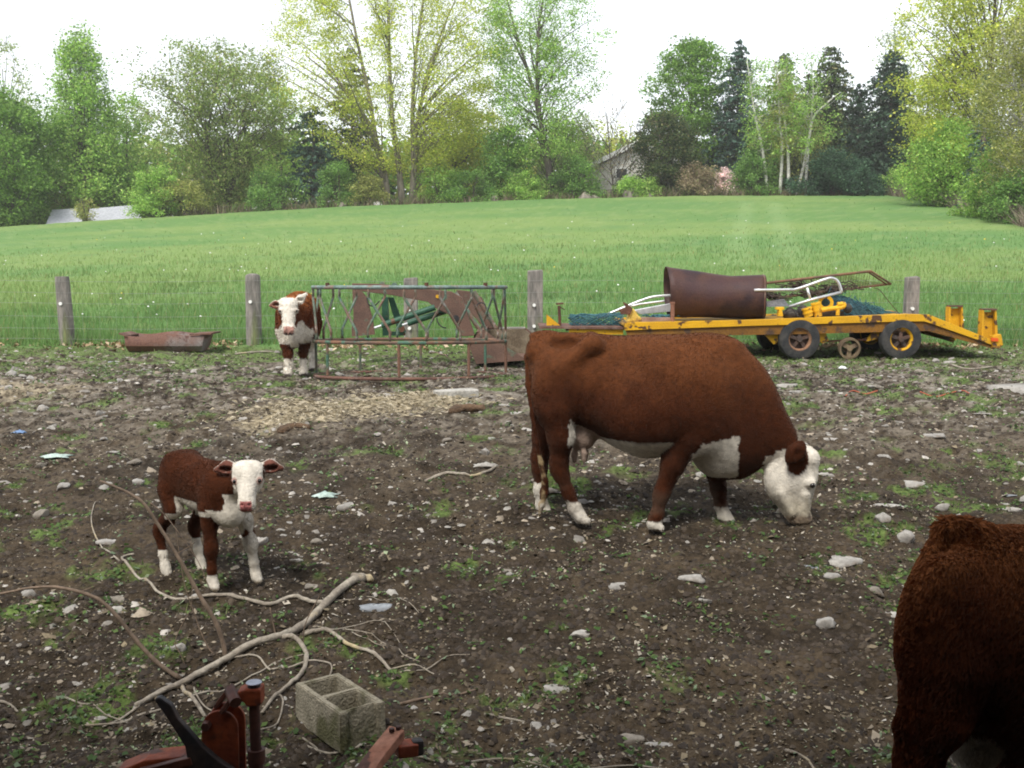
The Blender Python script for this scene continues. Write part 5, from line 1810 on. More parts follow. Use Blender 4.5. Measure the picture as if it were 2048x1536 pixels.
for k_, s_ in (('fr', -1), ('fl', 1)):
    f = fr_[k_]
    K.ell((.22, s_ * .09, .55), (.075, .055, .13), .05)
    K.chain([(np.array((.21, s_ * .095, .50)), .06), (T3(f, -.01, -(f[1] - s_ * .09) * .65, .40), .044), (T3(f, 0, -(f[1] - s_ * .09) * .35, .265), .036), (T3(f, 0, -(f[1] - s_ * .09) * .3, .235), .034), (T3(f, 0, -(f[1] - s_ * .09) * .1, .12), .024), (T3(f, .0, 0, .06), .0245), (T3(f, .012, 0, .03), .026)], .03)
    K.cap(T3(f, .012, 0, .03), T3(f, .03, 0, .014), .029, .023, .015)
K.ell((.30, 0, .47), (.08, .085, .09), .05)
# neck, head turned to the camera
fw = np.array((math.cos(math.radians(-41)), math.sin(math.radians(-41)), 0.0))    # facing, in the calf's frame
sdv = np.array((-fw[1], fw[0], 0.0)); up = np.array((0, 0, 1.0))
hb = np.array((.455, .025, .69))
K.cap((.25, 0, .64), hb - fw * .03 + up * .0, .115, .085, .05)
hp = lambda f_, l_, u_: hb + fw * f_ + sdv * l_ + up * u_
K.cap(hp(.03, -.03, .055), hp(.03, .03, .055), .066, .066, .04)
K.cap(hp(.06, 0, .03), hp(.17, 0, -.10), .070, .040, .04)
K.cap(hp(.0, 0, -.03), hp(.13, 0, -.125), .055, .034, .05)
K.cap(hp(.165, -.013, -.118), hp(.165, .013, -.118), .034, .034, .03)
K.ell(hp(.085, -.062, .012), (.026, .026, .022), .02); K.ell(hp(.085, .062, .012), (.026, .026, .022), .02)
for s_ in (-1, 1):
    K.cap(hp(.0, s_ * .06, .07), hp(-.015, s_ * .125, .075), .02, .042, .02); K.cap(hp(-.015, s_ * .125, .075), hp(-.02, s_ * .19, .06), .040, .016, .02)
    K.ell(hp(.025, s_ * .135, .068), (.045, .045, .02), .01, cut=True)
    K.ell(hp(.205, s_ * .020, -.108), (.010, .010, .008), .008, cut=True)
K.chain([(np.array((-.30, 0, .72)), .025), (np.array((-.345, 0, .62)), .018), (np.array((-.35, 0, .45)), .014), (np.array((-.345, .0, .36)), .022), (np.array((-.34, 0, .30)), .008)], .02)


def kcol(V, N):
    n = vn3(V, 14, 2) - .5; n2 = vn3(V, 40, 6) - .5
    c = RED[None] * .55 * (1 + .6 * n[:, None] + .3 * n2[:, None])
    x, y, z = V.T
    j = n * .07 + n2 * .03
    R_ = V - hb
    f_, l_, u_ = R_ @ fw, R_ @ sdv, R_[:, 2]
    head = (f_ > -.035 + j * .4) & (np.abs(l_) < .088) & (u_ > -.20)
    crest = (f_ > -.20) & (f_ < .05) & (u_ > .055 - (f_ + .05) * .15 + j) & (np.abs(l_) < .06)
    chest = (x > .25 + j) & (z < .50 + j) & (z > .30) | ((x > .335 + j) & (z < .60))
    belly = (N[:, 2] < -.25 + j * 3) & (z < .53) & (z > .38) & (x > -.2)
    groin = (x > -.165 + j) & (x < -.02 + j) & (z < .535 - (x + .19) * .2 + j) & (z > .41 + j) & (y > -.115)
    fl = (x > .15) & (y > .03) & (z < .46 + j)
    soc = ((x < .1) & (z < np.where(y < 0, .17, .21) + j * .6)) | ((x > .1) & (y <= .03) & (z < .085 + j * .6))
    w = head | crest | chest | belly | groin | fl | soc
    w &= ~((x > .13) & (x < .27) & (y < -.03) & (z > .085 + j * .6) & (z < .46) & (y < -.045))
    c = blend(c, w.astype(float), WHT * 1.0)
    knee = ((x - (fr_['fl'][0])) ** 2 + (z - .33) ** 2 < .0011) & (y > .1) & (x > .2)
    c = blend(c, knee.astype(float), RED)
    ear = np.minimum.reduce([np.linalg.norm(V - hp(-.012, s_ * q, .07), axis=1) for s_ in (-1, 1) for q in (.11, .145, .18)]) < .052
    ear &= np.abs(l_) > .088
    c = blend(c, (ear & (N @ fw > .3)).astype(float), (.14, .055, .04))
    c = blend(c, (ear & (N @ fw <= .3)).astype(float), WHT * .6 + RED * .4)
    nose = (f_ > .172 + j * .1) & (u_ < -.085) & (u_ > -.15) & (np.abs(l_) < .036 + j * .15)
    c = blend(c, nose.astype(float), (.40, .15, .14))
    ey = np.minimum(np.linalg.norm(R_ - (fw * .10 + sdv * .07 + up * .012), axis=1), np.linalg.norm(R_ - (fw * .10 - sdv * .07 + up * .012), axis=1))
    c = blend(c, sm(.028 - ey, 0, .008) * .7, (.38, .16, .13))
    c = blend(c, sm(.02 - z, 0, .01) * .6, (.35, .28, .18))
    return c


finish(krt, K, (-.52, -.36, -.02), (.72, .34, .86), .0075, kcol, (42000, lambda P: .008 + .008 * vn3(P, 5, 1), .0008, (-.5, 0, -.8), .22, lambda fc: np.where(np.linalg.norm(fc - hb, axis=1) < .2, .35, 1)), lumps=.0022)
for s_ in (-1, 1): eye(krt, hp(.106, s_ * .070, .012), (.0125, .0125, .0125))

# ---- half-grown calf by the fence, head on
yh = math.radians(-84)
yb = G(593, 751)
yrt = E('calf', Vector((yb.x, yb.y, gzf(yb.x, yb.y))), 'half-grown brown and white calf standing head-on beside the hay feeder', 'calf', rz=yh)
Yb = Body()
Yb.loft('x', [(-1.05, .70, 1.0, .12), (-.95, .55, 1.10, .20), (-.70, .50, 1.13, .26), (-.40, .46, 1.11, .285), (-.10, .46, 1.08, .27), (.08, .46, 1.06, .225), (.20, .50, 1.05, .18), (.27, .58, .98, .10)], .06, 2.2)
for s_ in (-1, 1):
    Yb.ell((-.82, s_ * .16, .75), (.20, .12, .28), .08)
    hx = np.array((-.72, s_ * .16, 0))
    Yb.chain([(np.array((-.78, s_ * .18, .66)), .13), (T3(hx, -.03, 0, .45), .075), (T3(hx, -.10, 0, .36), .048), (T3(hx, -.05, 0, .2), .036), (T3(hx, 0, 0, .07), .040), (T3(hx, .04, 0, .025), .044)], .05)
    Yb.ell((.05, s_ * .16, .72), (.13, .09, .22), .07)
    fx = np.array((.08 + (.06 if s_ < 0 else -.04), s_ * .10, 0))
    Yb.chain([(np.array((.07, s_ * .15, .60)), .11), (T3(fx, -.02, s_ * .02, .42), .062), (T3(fx, 0, 0, .31), .050), (T3(fx, 0, 0, .17), .037), (T3(fx, 0, 0, .08), .042), (T3(fx, .03, 0, .03), .047)], .05)
Yb.ell((.18, 0, .56), (.14, .14, .16), .08)
yfw = np.array((math.cos(math.radians(5)), math.sin(math.radians(5)), 0)); ysd = np.array((-yfw[1], yfw[0], 0))
yhb = np.array((.42, -.05, .92))
Yb.cap((.10, 0, .90), yhb - yfw * .05, .20, .13, .08)
yp = lambda f_, l_, u_: yhb + yfw * f_ + ysd * l_ + up * u_
Yb.cap(yp(.02, -.045, .08), yp(.02, .045, .08), .085, .085, .06)
Yb.cap(yp(.08, 0, .04), yp(.18, 0, -.24), .098, .066, .05)
Yb.cap(yp(.0, 0, -.08), yp(.13, 0, -.25), .075, .05, .06)
Yb.cap(yp(.20, -.03, -.26), yp(.20, .03, -.26), .055, .055, .04)
for s_ in (-1, 1):
    e1, e2 = yp(-.01, s_ * .16, .08 + (.06 if s_ > 0 else -.01)), yp(-.03, s_ * .24, .09 + (.13 if s_ > 0 else -.03))
    Yb.cap(yp(0, s_ * .10, .07), e1, .03, .052, .03); Yb.cap(e1, e2, .052, .02, .03)
    Yb.ell(e1 + yfw * .04, (.055, .055, .028), .015, cut=True)
    Yb.ell(yp(.12, s_ * .10, -.01), (.035, .035, .03), .03)
Yb.chain([(np.array((-1.03, 0, 1.0)), .04), (np.array((-1.10, 0, .8)), .025), (np.array((-1.08, 0, .45)), .035)], .03)


def ycol(V, N):
    n = vn3(V, 9, 2) - .5; n2 = vn3(V, 28, 6) - .5
    c = (RED * 1.35)[None] * (1 + .5 * n[:, None] + .4 * n2[:, None])
    c = blend(c, sm(V[:, 2] + n * .3, .85, 1.12) * .75, (.36, .13, .035))  # orange upper back: sunlight on the calf painted into its coat
    x, y, z = V.T
    j = n * .12 + n2 * .05
    R_ = V - yhb; f_, l_, u_ = R_ @ yfw, R_ @ ysd, R_[:, 2]
    head = (f_ > .0 + j * .3) & (np.abs(l_) < .128) & (u_ > -.36) & ~((f_ < .09) & (u_ < -.03))
    ear = np.minimum.reduce([np.linalg.norm(V - q, axis=1) for s_ in (-1, 1) for q in (yp(-.01, s_ * .17, .08 + (.06 if s_ > 0 else -.01)), yp(-.02, s_ * .21, .085 + (.10 if s_ > 0 else -.02)))]) < .075
    chest = (x > .10 + j) & (z < .64 + j + .1 * np.abs(np.sin(y * 14))) & (z > .40)
    belly = (N[:, 2] < -.5 + j * 2) & (z < .55) & (z > .4)
    sock = (z < .24 + j * .5)
    hind = (x < -.5) & (z < .50) & (np.abs(y) > .0)
    c = blend(c, (head | chest | belly | sock | hind).astype(float), WHT * 1.08)
    up_leg = (x > -.1) & (np.abs(y) > .055) & (z > .24 + j * .5) & (z < .46 + j * .4)
    c = blend(c, up_leg.astype(float), RED * .8)
    c = blend(c, ear.astype(float) * (N @ yfw > .3) * (l_ < 0), (.2, .09, .06)); c = blend(c, ear.astype(float) * ((N @ yfw <= .3) | (l_ > 0)), WHT)
    nose = (f_ > .225 + j * .2) & (u_ < -.215) & (u_ > -.30) & (np.abs(l_) < .065)
    c = blend(c, nose.astype(float), (.48, .27, .22))
    c = blend(c, ((u_ < -.295) & (f_ > .15) & (u_ > -.325)).astype(float), (.08, .05, .045))
    ey = np.minimum(np.linalg.norm(R_ - (yfw * .15 + ysd * .105 - up * .01), axis=1), np.linalg.norm(R_ - (yfw * .15 - ysd * .105 - up * .01), axis=1))
    c = blend(c, sm(.04 - ey, 0, .012) * .6, (.30, .24, .19))
    c = blend(c, (z < .035).astype(float), (.10, .08, .07))
    return c


finish(yrt, Yb, (-1.2, -.42, -.03), (.75, .42, 1.25), .016, ycol, (26000, lambda P: .03 + .02 * vn3(P, 4, 1), .004, (-.4, 0, -.7), .35, lambda fc: np.where(np.linalg.norm(fc - yhb, axis=1) < .32, .3, 1)), lumps=.01)
for s_ in (-1, 1): eye(yrt, yp(.15, s_ * .112, -.01), (.017, .017, .015))

# ---- heifer at the lower right, only its hindquarters in the picture
HD = 3.7
hh = math.radians(4)
h0 = W(1935, 1300, HD)
hrt = E('cow', Vector((h0.x, HD, float(terrain(h0.x, HD)))), 'shaggy dark brown young cow cut off by the right edge, rump to the left', 'cow', rz=hh)
hi_ = Matrix.Rotation(-hh, 3, 'Z')


def Hh(px, py, lat=0.0):
    v = hi_ @ (W(px, py, HD + lat) - hrt.location)
    return np.array((v.x, v.y, v.z))


def SH(px, t, b, hw):
    a, c = Hh(px, t), Hh(px, b)
    return (a[0], c[2], a[2], hw)


Q_ = Body()
Q_.loft('x', [SH(1826, 1235, 1330, .07), SH(1850, 1170, 1370, .13), SH(1882, 1098, 1400, .19), SH(1930, 1060, 1440, .235), SH(2000, 1060, 1485, .27), SH(2100, 1062, 1545, .30), SH(2250, 1066, 1560, .32),
              SH(2400, 1064, 1520, .30), SH(2500, 1060, 1510, .25), SH(2580, 1075, 1480, .18)], .06, 2.3)
Q_.cap(Hh(1893, 1054, 0), Hh(1965, 1074, 0), .028, .025, .07)
Q_.ell(Hh(1872, 1190, -.10), (.06, .07, .10), .07); Q_.ell(Hh(1872, 1190, .10), (.06, .07, .10), .07)
Q_.ell(Hh(1950, 1480, 0), (.09, .10, .10), .06)
for s_ in (-1, 1):
    Q_.ell(Hh(1895, 1270, s_ * .15), (.17, .12, .27), .09)
    o_ = 0 if s_ < 0 else 165
    Q_.chain([(Hh(1882 + o_ * .3, 1330, s_ * .16), .135), (Hh(1872 + o_ * .7, 1430, s_ * .16), .10), (Hh(1838 + o_, 1515, s_ * .15), .062), (Hh(1834 + o_, 1545, s_ * .15), .055), (Hh(1848 + o_, 1640, s_ * .15), .042), (Hh(1862 + o_, 1715, s_ * .15), .045), (Hh(1880 + o_, 1745, s_ * .15), .05)], .05)
    Q_.ell(Hh(2420, 1300, s_ * .18), (.14, .10, .25), .08)
    Q_.chain([(Hh(2420, 1400, s_ * .19), .12), (Hh(2415, 1500, s_ * .18), .075), (Hh(2412, 1590, s_ * .16), .058), (Hh(2412, 1690, s_ * .15), .042), (Hh(2425, 1745, s_ * .15), .05)], .05)
hz0 = Hh(2560, 1200, 0)
Q_.cap(hz0, hz0 + np.array((.35, -.02, .12)), .20, .13, .08)
hq = hz0 + np.array((.42, -.02, .14))
Q_.cap(hq, hq + np.array((.28, 0, -.20)), .12, .065, .06)
for s_ in (-1, 1): Q_.cap(hq + np.array((0, s_ * .1, .08)), hq + np.array((-.03, s_ * .24, .08)), .035, .03, .03)
Q_.chain([(Hh(1893, 1062, 0), .030), (Hh(1868, 1108, -.03), .028), (Hh(1847, 1160, -.06), .026), (Hh(1828, 1260, -.10), .024), (Hh(1814, 1380, -.14), .024), (Hh(1812, 1450, -.15), .034), (Hh(1812, 1560, -.15), .012)], .022)


def hcol(V, N):
    n = vn3(V, 8, 2) - .5; n2 = vn3(V, 30, 6) - .5
    c = (RED * 1.3)[None] * (1 + .8 * n[:, None] + .6 * n2[:, None])
    x, y, z = V.T
    c = blend(c, sm(z + n * .5, .9, 1.25) * .7, (.25, .095, .033))  # lighter topline: overhead light painted into the coat colour
    j = n * .1 + n2 * .05
    a = Hh(1945, 1470)
    gr = (x > Hh(1905, 1300)[0] + j) & (x < Hh(1990, 1300)[0] + j) & (z < Hh(1945, 1445)[2] + j) & (z > .25) & (y > -.13) & (y < .12)
    c = blend(c, gr.astype(float), WHT * .85)
    c = blend(c, (z < .22 + j).astype(float), WHT * .85)
    c = blend(c, (np.linalg.norm(V - (hq + np.array((.12, 0, -.06))), axis=1) < .24).astype(float), WHT)
    return c


def hlen(P): return .018 + .02 * vn3(P, 4, 1) + .02 * sm(P[:, 2], Hh(0, 1085)[2], Hh(0, 1050)[2]) * (P[:, 0] < Hh(1940, 1300)[0])


finish(hrt, Q_, (-.40, -.45, -.03), (2.0, .45, 1.42), .0135, hcol, (120000, hlen, .0009, (-.35, 0, -.8), .24, lambda fc: np.where(fc[:, 0] < Hh(2120, 0)[0], 1, .12)), lumps=.008)

# ------------------------------------------------------------------ stones lying in the yard
def rk(px, py, w, h, mat, lb, nm='stone', grp=None, dp=.75, rz=None, sink=.42, flat=True, seed=None):
    """(px,py) the stone's middle in the photograph, w,h its size there"""
    p = G(px, py + h * .35)
    s = FPX / p.y
    ww = w / s
    hh_ = max(.03, h / s * .8)
    o = rock_mesh(nm, (p.x, p.y + .1 * ww, p.z + hh_ * (.35 - sink)), ww, ww * dp, hh_ * .62, mat, random.uniform(-.4, .4) if rz is None else rz, seed if seed is not None else int(px + py), flat)
    return tag(o, lb, 'stone', grp)


for r in ((1827, 950, 56, 27, STONEP, 'pale angular stone in the grass right of the grazing cow'),
          (1870, 866, 62, 22, STONE, 'long grey stone half sunk in the ground on the right, by a dark clod'),
          (1657, 942, 42, 18, STONEP, 'flat pale stone just right of the grazing cow\'s forehead'),
          (1660, 872, 38, 14, STONEP, 'small flat pale stone above and right of the grazing cow\'s ear'),
          (2026, 1013, 42, 26, STONEP, 'smooth white oval stone at the right edge above the shaggy cow'),
          (2010, 996, 34, 10, STONE, 'thin grey stone just above the white oval stone'),
          (2022, 978, 28, 10, STONEB, 'small bluish stone at the right edge, topmost of three close together'),
          (1703, 1114, 84, 28, STONE, 'long curved grey slab sunk in the ground left of the shaggy cow'),
          (1375, 1142, 68, 34, STONEP, 'pale rounded stone below the grazing cow\'s forelegs'),
          (1238, 1152, 52, 30, STONE, 'rough grey stone left of the pale rounded one below the cow'),
          (1620, 1137, 44, 15, STONEB, 'flat bluish stone lying before the long curved slab'),
          (1668, 1158, 50, 18, STONE, 'flat grey stone nearest in front of the curved slab'),
          (1787, 1224, 50, 18, STONEP, 'pale flat stone touching the shaggy cow\'s outline on its left'),
          (1818, 1165, 26, 22, STONEP, 'small pale stone peeping out behind the shaggy cow\'s rump'),
          (1262, 1445, 68, 46, STONED, 'large grey-brown angular stone at the bottom centre'),
          (1322, 1460, 62, 20, STONE, 'low flat grey stone leaning on the large angular one at the bottom centre'),
          (1118, 1364, 88, 34, STONE, 'broad grey stone smeared with soil right of the concrete block'),
          (1170, 1266, 60, 18, STONEP, 'flat pale stone in the bare soil at the centre of the foreground'),
          (1010, 1133, 48, 12, STONED, 'flat beige stone below and left of the grazing cow'),
          (226, 1172, 44, 38, STONED, 'upright beige stone left of the newborn calf\'s hind feet'),
          (213, 1076, 46, 26, STONE, 'grey stone on the bare soil left of the newborn calf'),
          (748, 1212, 72, 26, STONEB, 'blue-grey stone beside the thick end of the fallen branch'),
          (622, 1163, 48, 14, STONED, 'low brown stone half buried right of the newborn calf\'s forefoot'),
          (590, 1128 - 10, 34, 10, STONE, 'thin grey stone right of the newborn calf\'s white foreleg'),
          (487, 832, 42, 20, STONEP, 'pale tilted stone left of the spilled hay'),
          (425, 857, 22, 14, STONEP, 'small whitish stone left of and below the pale tilted one'),
          (228, 717, 26, 18, STONEB, 'blue-grey stone in front of the rusty trough'),
          (653, 691, 26, 22, STONEP, 'pale boulder behind the left leg of the hay feeder'),
          (560, 732, 18, 10, STONEP, 'small white stone at the left of the far calf\'s feet'),
          (864, 700, 16, 12, STONEP, 'round pale stone seen between the hay feeder\'s legs'),
          (1570, 768, 56, 20, STONEP, 'large pale flat stone behind the grazing cow\'s neck'),
          (1598, 784, 44, 14, STONE, 'grey flat stone in front of the large pale one behind the cow\'s neck'),
          (1645, 783, 34, 10, STONE, 'thin grey stone right of the pair behind the grazing cow\'s neck'),
          (1975, 800, 40, 12, STONE, 'flat grey stone at the right, below the pale outcrop'),
          (1965, 822, 36, 12, STONEP, 'pale flat stone at the right among thin grass'),
          (1845, 801, 36, 10, STONED, 'dark-edged flat stone right of the red twine'),
          (1030, 825, 36, 12, STONEP, 'pale flat stone left of the grazing cow\'s rump'),
          (1007, 808, 28, 12, STONEP, 'small pale stone above the flat one by the cow\'s rump'),
          (975, 787, 34, 16, STONED, 'brown stone at the right end of the concrete plank'),
          (220, 903, 34, 14, STONE, 'grey stone above and left of the newborn calf\'s rump'),
          (1780, 1012, 60, 14, STONEP, 'long pale chip of stone right of the cow\'s muzzle')):
    rk(*r[:6])
p0 = G(2030, 778)
o = rock_mesh('stone', (p0.x + .1, p0.y, p0.z - .02), 1.1, .6, .11, STONE, .1, 501, True)
tag(o, 'broad pale outcrop of flat stone at the right edge below the trailer\'s tail', 'stone')
SG = 'small loose stones scattered about the yard'
rng = np.random.default_rng(44)
for k in range(110):
    y = 5.2 * (18.5 / 5.2) ** rng.random() ** .6
    x = rng.uniform(-.5, .5) * y
    if 7.2 < y < 8.5 and .0 < x < 2.2: continue
    w = rng.uniform(.05, .15) * (1 + .035 * (y - 5))
    o = rock_mesh('loose_stone', (x, y, gzf(x, y) + w * .05), w, w * .75, w * rng.uniform(.2, .4), (STONEP, STONE, STONED, STONE)[k % 4], rng.uniform(0, 3), 600 + k)
    tag(o, 'small loose stone lying on the dirt yard', 'stone', SG)

# concrete plank, brown wood, clods, scraps
CONC = M('concrete', (.31, .275, .205), (.225, .20, .145), 8, .4, .6, (.10, .095, .045), 5, .5, .62, rough=.95, bump=.7, bs=80, fine=.25, fs=90)
CONCP = M('pale_concrete', (.48, .46, .42), (.37, .35, .31), 6, .4, .6, rough=.95, bump=.6, bs=60)
p, q = G(872, 794), G(950, 789)
m = MB(); m.beam(p + Vector((0, .1, .04)), q + Vector((0, .1, .05)), .26, .09); o = m.build('plank', CONCP, None, bevel=.012, jitter=.006)
tag(o, 'pale concrete plank lying between the hay and the grazing cow', 'plank')
ROT = M('rotten_wood', (.16, .10, .06), (.09, .06, .04), 6, stretch=(1, 1, 3), rough=.95, bump=1)
for (a, b, r_, lb) in (((900, 826), (968, 820), .05, 'crumbling brown log piece below the concrete plank'), ((560, 868), (620, 858), .045, 'dark rotten log piece below the spilled hay')):
    p, q = G(*a), G(*b)
    m = MB(); m.tube(curve([p + Vector((0, 0, .02)), p.lerp(q, .4) + Vector((0, .05, .045)), q + Vector((0, 0, .02))], 4), [r_ * random.uniform(.7, 1.2) for _ in range(9)], 9)
    o = m.build('log_piece', ROT, None, smooth=True, jitter=.008); tag(o, lb, 'log')
DUNG = M('dark_dung', (.055, .04, .028), (.09, .07, .05), 9, rough=.95, bump=1)
for px, py, w, lb in ((1905, 858, 50, 'dark clod of dung right of the long sunken stone'), (1860, 826, 36, 'dark clod of dung below the red twine'), (1895, 964, 22, 'small dark clod right of the pale angular stone')):
    p = G(px, py); ww = w / FPX * p.y
    o = rock_mesh('dung_clod', p, ww, ww * .7, ww * .18, DUNG, 0, px); tag(o, lb, 'dung')


def scrap(px, py, w, h, mat, lb, nm='plastic_scrap', cat='plastic'):
    p = G(px, py + h / 2); s = FPX / p.y
    n = 7
    m = MB()
    for i in range(n):
        for j in range(n):
            u, v = i / (n - 1) - .5, j / (n - 1) - .5
            k = 1 - .25 * math.sin(5 * math.atan2(v, u) + px)
            m.v.append(p + Vector((u * w / s * k, v * w / s * .6 * k + .04, .012 + h / s * .55 * max(0, 1 - 4 * (u * u + v * v)) * (.7 + .3 * math.sin(u * 19 + v * 11)) + random.uniform(0, .012))))
    for i in range(n - 1):
        for j in range(n - 1): m.f.append((i * n + j, i * n + n + j, i * n + n + j + 1, i * n + j + 1))
    o = m.build(nm, mat, None, smooth=True)
    md = o.modifiers.new('film', 'SOLIDIFY'); md.thickness = .003
    return tag(o, lb, cat)


MINT = M('pale_mint_plastic', (.45, .55, .50), (.33, .42, .38), 9, rough=.6)
scrap(648, 987, 46, 18, MINT, 'crumpled pale mint plastic scrap right of the newborn calf\'s ears')
scrap(108, 915, 52, 14, MINT, 'pale mint plastic scrap at the left above the fallen twigs')
scrap(1686, 735, 15, 11, M('white_plastic', (.8, .83, .85), fine=.1, rough=.5), 'small white plastic bag lying below the trailer\'s wheel')
scrap(35, 858, 24, 10, M('blue_plastic', (.16, .25, .42), rough=.6), 'small blue plastic scrap at the left edge')
scrap(972, 934, 42, 16, STONEP, 'pale ring-shaped paper scrap above the lone stick', 'paper_scrap', 'paper')
# red twine on the right
TW = M('red_twine', (.42, .12, .07), rough=.9)
for pts, lb in ((((1690, 795), (1705, 784), (1730, 788), (1755, 786)), 'faded red twine strand lying right of the grazing cow\'s neck'),
                (((1840, 786), (1870, 790), (1900, 787), (1925, 785), (1938, 792)), 'faded red twine strand further right above the dung clods')):
    m = MB(); m.tube(curve([G(*p, .015) for p in pts], 6), .008, 5); o = m.build('twine', TW, None); tag(o, lb, 'twine')

# ------------------------------------------------------------------ the fallen branch
BR = M('grey_branch_bark', (.36, .32, .26), (.24, .205, .165), 7, .4, .6, (.44, .36, .22), 3.5, .6, .68, rough=.9, bump=.5, bs=40)
TWM = M('brown_twig_bark', (.20, .145, .105), (.13, .095, .07), 7, rough=.9)
b0 = G(560, 1287)
brn = E('fallen_branch', b0, 'large fallen grey tree branch with curling twigs across the left foreground', 'branch')


def gl(pts, r): return [G(a, b, r * .75 + .004 + (l[0] if l else 0)) for a, b, *l in pts]


def grow(pts, r0, r1, mat, nm='side_branch', n=7, sub=4, air=None):
    if air is None: P3 = gl(pts, r0)
    else: P3 = [W(a, b, air + (l[0] if l else 0)) for a, b, *l in pts]
    c = curve(P3, sub)
    if air is None: c = [Vector((p.x, p.y, max(p.z, gzf(p.x, p.y) + r0 * .55 + .006))) for p in c]
    k = len(c) - 1
    MB().tube([p + Vector((0, 0, random.uniform(-.1, .1) * r0)) for p in c], [(r0 + (r1 - r0) * (i / k)) * random.uniform(.88, 1.10) for i in range(k + 1)], n).build(nm, mat, brn, smooth=True)


grow([(728, 1160), (690, 1180), (655, 1210), (610, 1250), (562, 1288), (505, 1312), (455, 1330), (405, 1352), (350, 1378), (300, 1402), (272, 1420)], .027, .011, BR, 'main_limb', 10)
grow([(705, 1158), (725, 1154), (742, 1162)], .026, .023, BR, 'stub', 9)
grow([(648, 1208), (620, 1199), (585, 1192), (540, 1205), (490, 1198), (440, 1186), (412, 1184), (388, 1190), (352, 1190), (312, 1172), (272, 1148), (246, 1128), (248, 1116), (268, 1114)], .014, .007, BR)
grow([(562, 1288), (590, 1294), (612, 1312), (610, 1340), (592, 1368), (560, 1392), (524, 1432)], .016, .008, BR)
grow([(608, 1288), (640, 1279), (668, 1284), (690, 1298), (725, 1306), (755, 1322), (782, 1338)], .013, .009, BR)
grow([(240, 1128), (205, 1095), (184, 1055), (186, 1020), (197, 1005)], .006, .003, BR)
grow([(455, 1328), (480, 1326), (515, 1325), (540, 1338), (575, 1340), (618, 1332), (652, 1336), (664, 1350), (650, 1364), (625, 1374)], .006, .004, BR)
grow([(362, 1362), (368, 1385), (385, 1408), (410, 1432)], .011, .009, BR)
grow([(280, 1418), (245, 1430), (205, 1454)], .007, .004, BR)
grow([(552, 1400), (562, 1398), (566, 1412), (555, 1440), (518, 1478)], .006, .004, BR)
grow([(388, 1372), (392, 1398), (410, 1418), (440, 1428)], .005, .003, BR)
grow([(600, 1262), (665, 1270), (710, 1262), (760, 1252), (800, 1280)], .003, .002, BR)
grow([(690, 1268), (735, 1275), (768, 1285), (795, 1302)], .003, .002, BR)
grow([(704, 1275), (750, 1290), (790, 1292), (805, 1312), (840, 1330)], .003, .002, BR)
grow([(640, 1205), (690, 1198), (760, 1200), (805, 1190)], .003, .002, BR)
grow([(797, 1195), (820, 1210), (838, 1222)], .003, .002, BR)
# twigs arching up into the air
dA = G(452, 1322).y
grow([(452, 1322), (446, 1285), (432, 1245), (408, 1205), (385, 1165), (360, 1120), (342, 1090), (318, 1052), (290, 1010), (262, 988), (232, 974), (200, 962)], .014, .006, TWM, 'twig', air=dA)
grow([(362, 1358), (318, 1328), (278, 1288), (240, 1240), (215, 1212), (190, 1195), (155, 1183), (110, 1174), (60, 1176), (0, 1188), (-60, 1200)], .013, .006, TWM, 'twig', air=G(362, 1358).y + .02)
grow([(448, 1322), (420, 1300), (400, 1260), (388, 1225), (372, 1180), (362, 1130), (352, 1060)], .004, .002, TWM, 'twig', air=dA + .03)
grow([(350, 1110), (375, 1095), (390, 1085)], .003, .002, TWM, 'twig', air=dA)
grow([(300, 1005), (330, 1030), (375, 1090), (400, 1130), (420, 1180)], .003, .0015, TWM, 'twig', air=dA)
grow([(375, 1345), (362, 1310), (350, 1285), (366, 1245), (382, 1215), (385, 1170)], .003, .0015, TWM, 'twig', air=dA)
grow([(555, 1284), (548, 1255), (540, 1215)], .005, .003, TWM, 'twig', air=G(555, 1284).y)
grow([(606, 1298), (610, 1250), (632, 1205), (645, 1180)], .004, .002, TWM, 'twig', air=G(606, 1298).y)
grow([(160, 1184), (175, 1178), (190, 1172)], .003, .002, TWM, 'twig', air=G(362, 1358).y + .02)

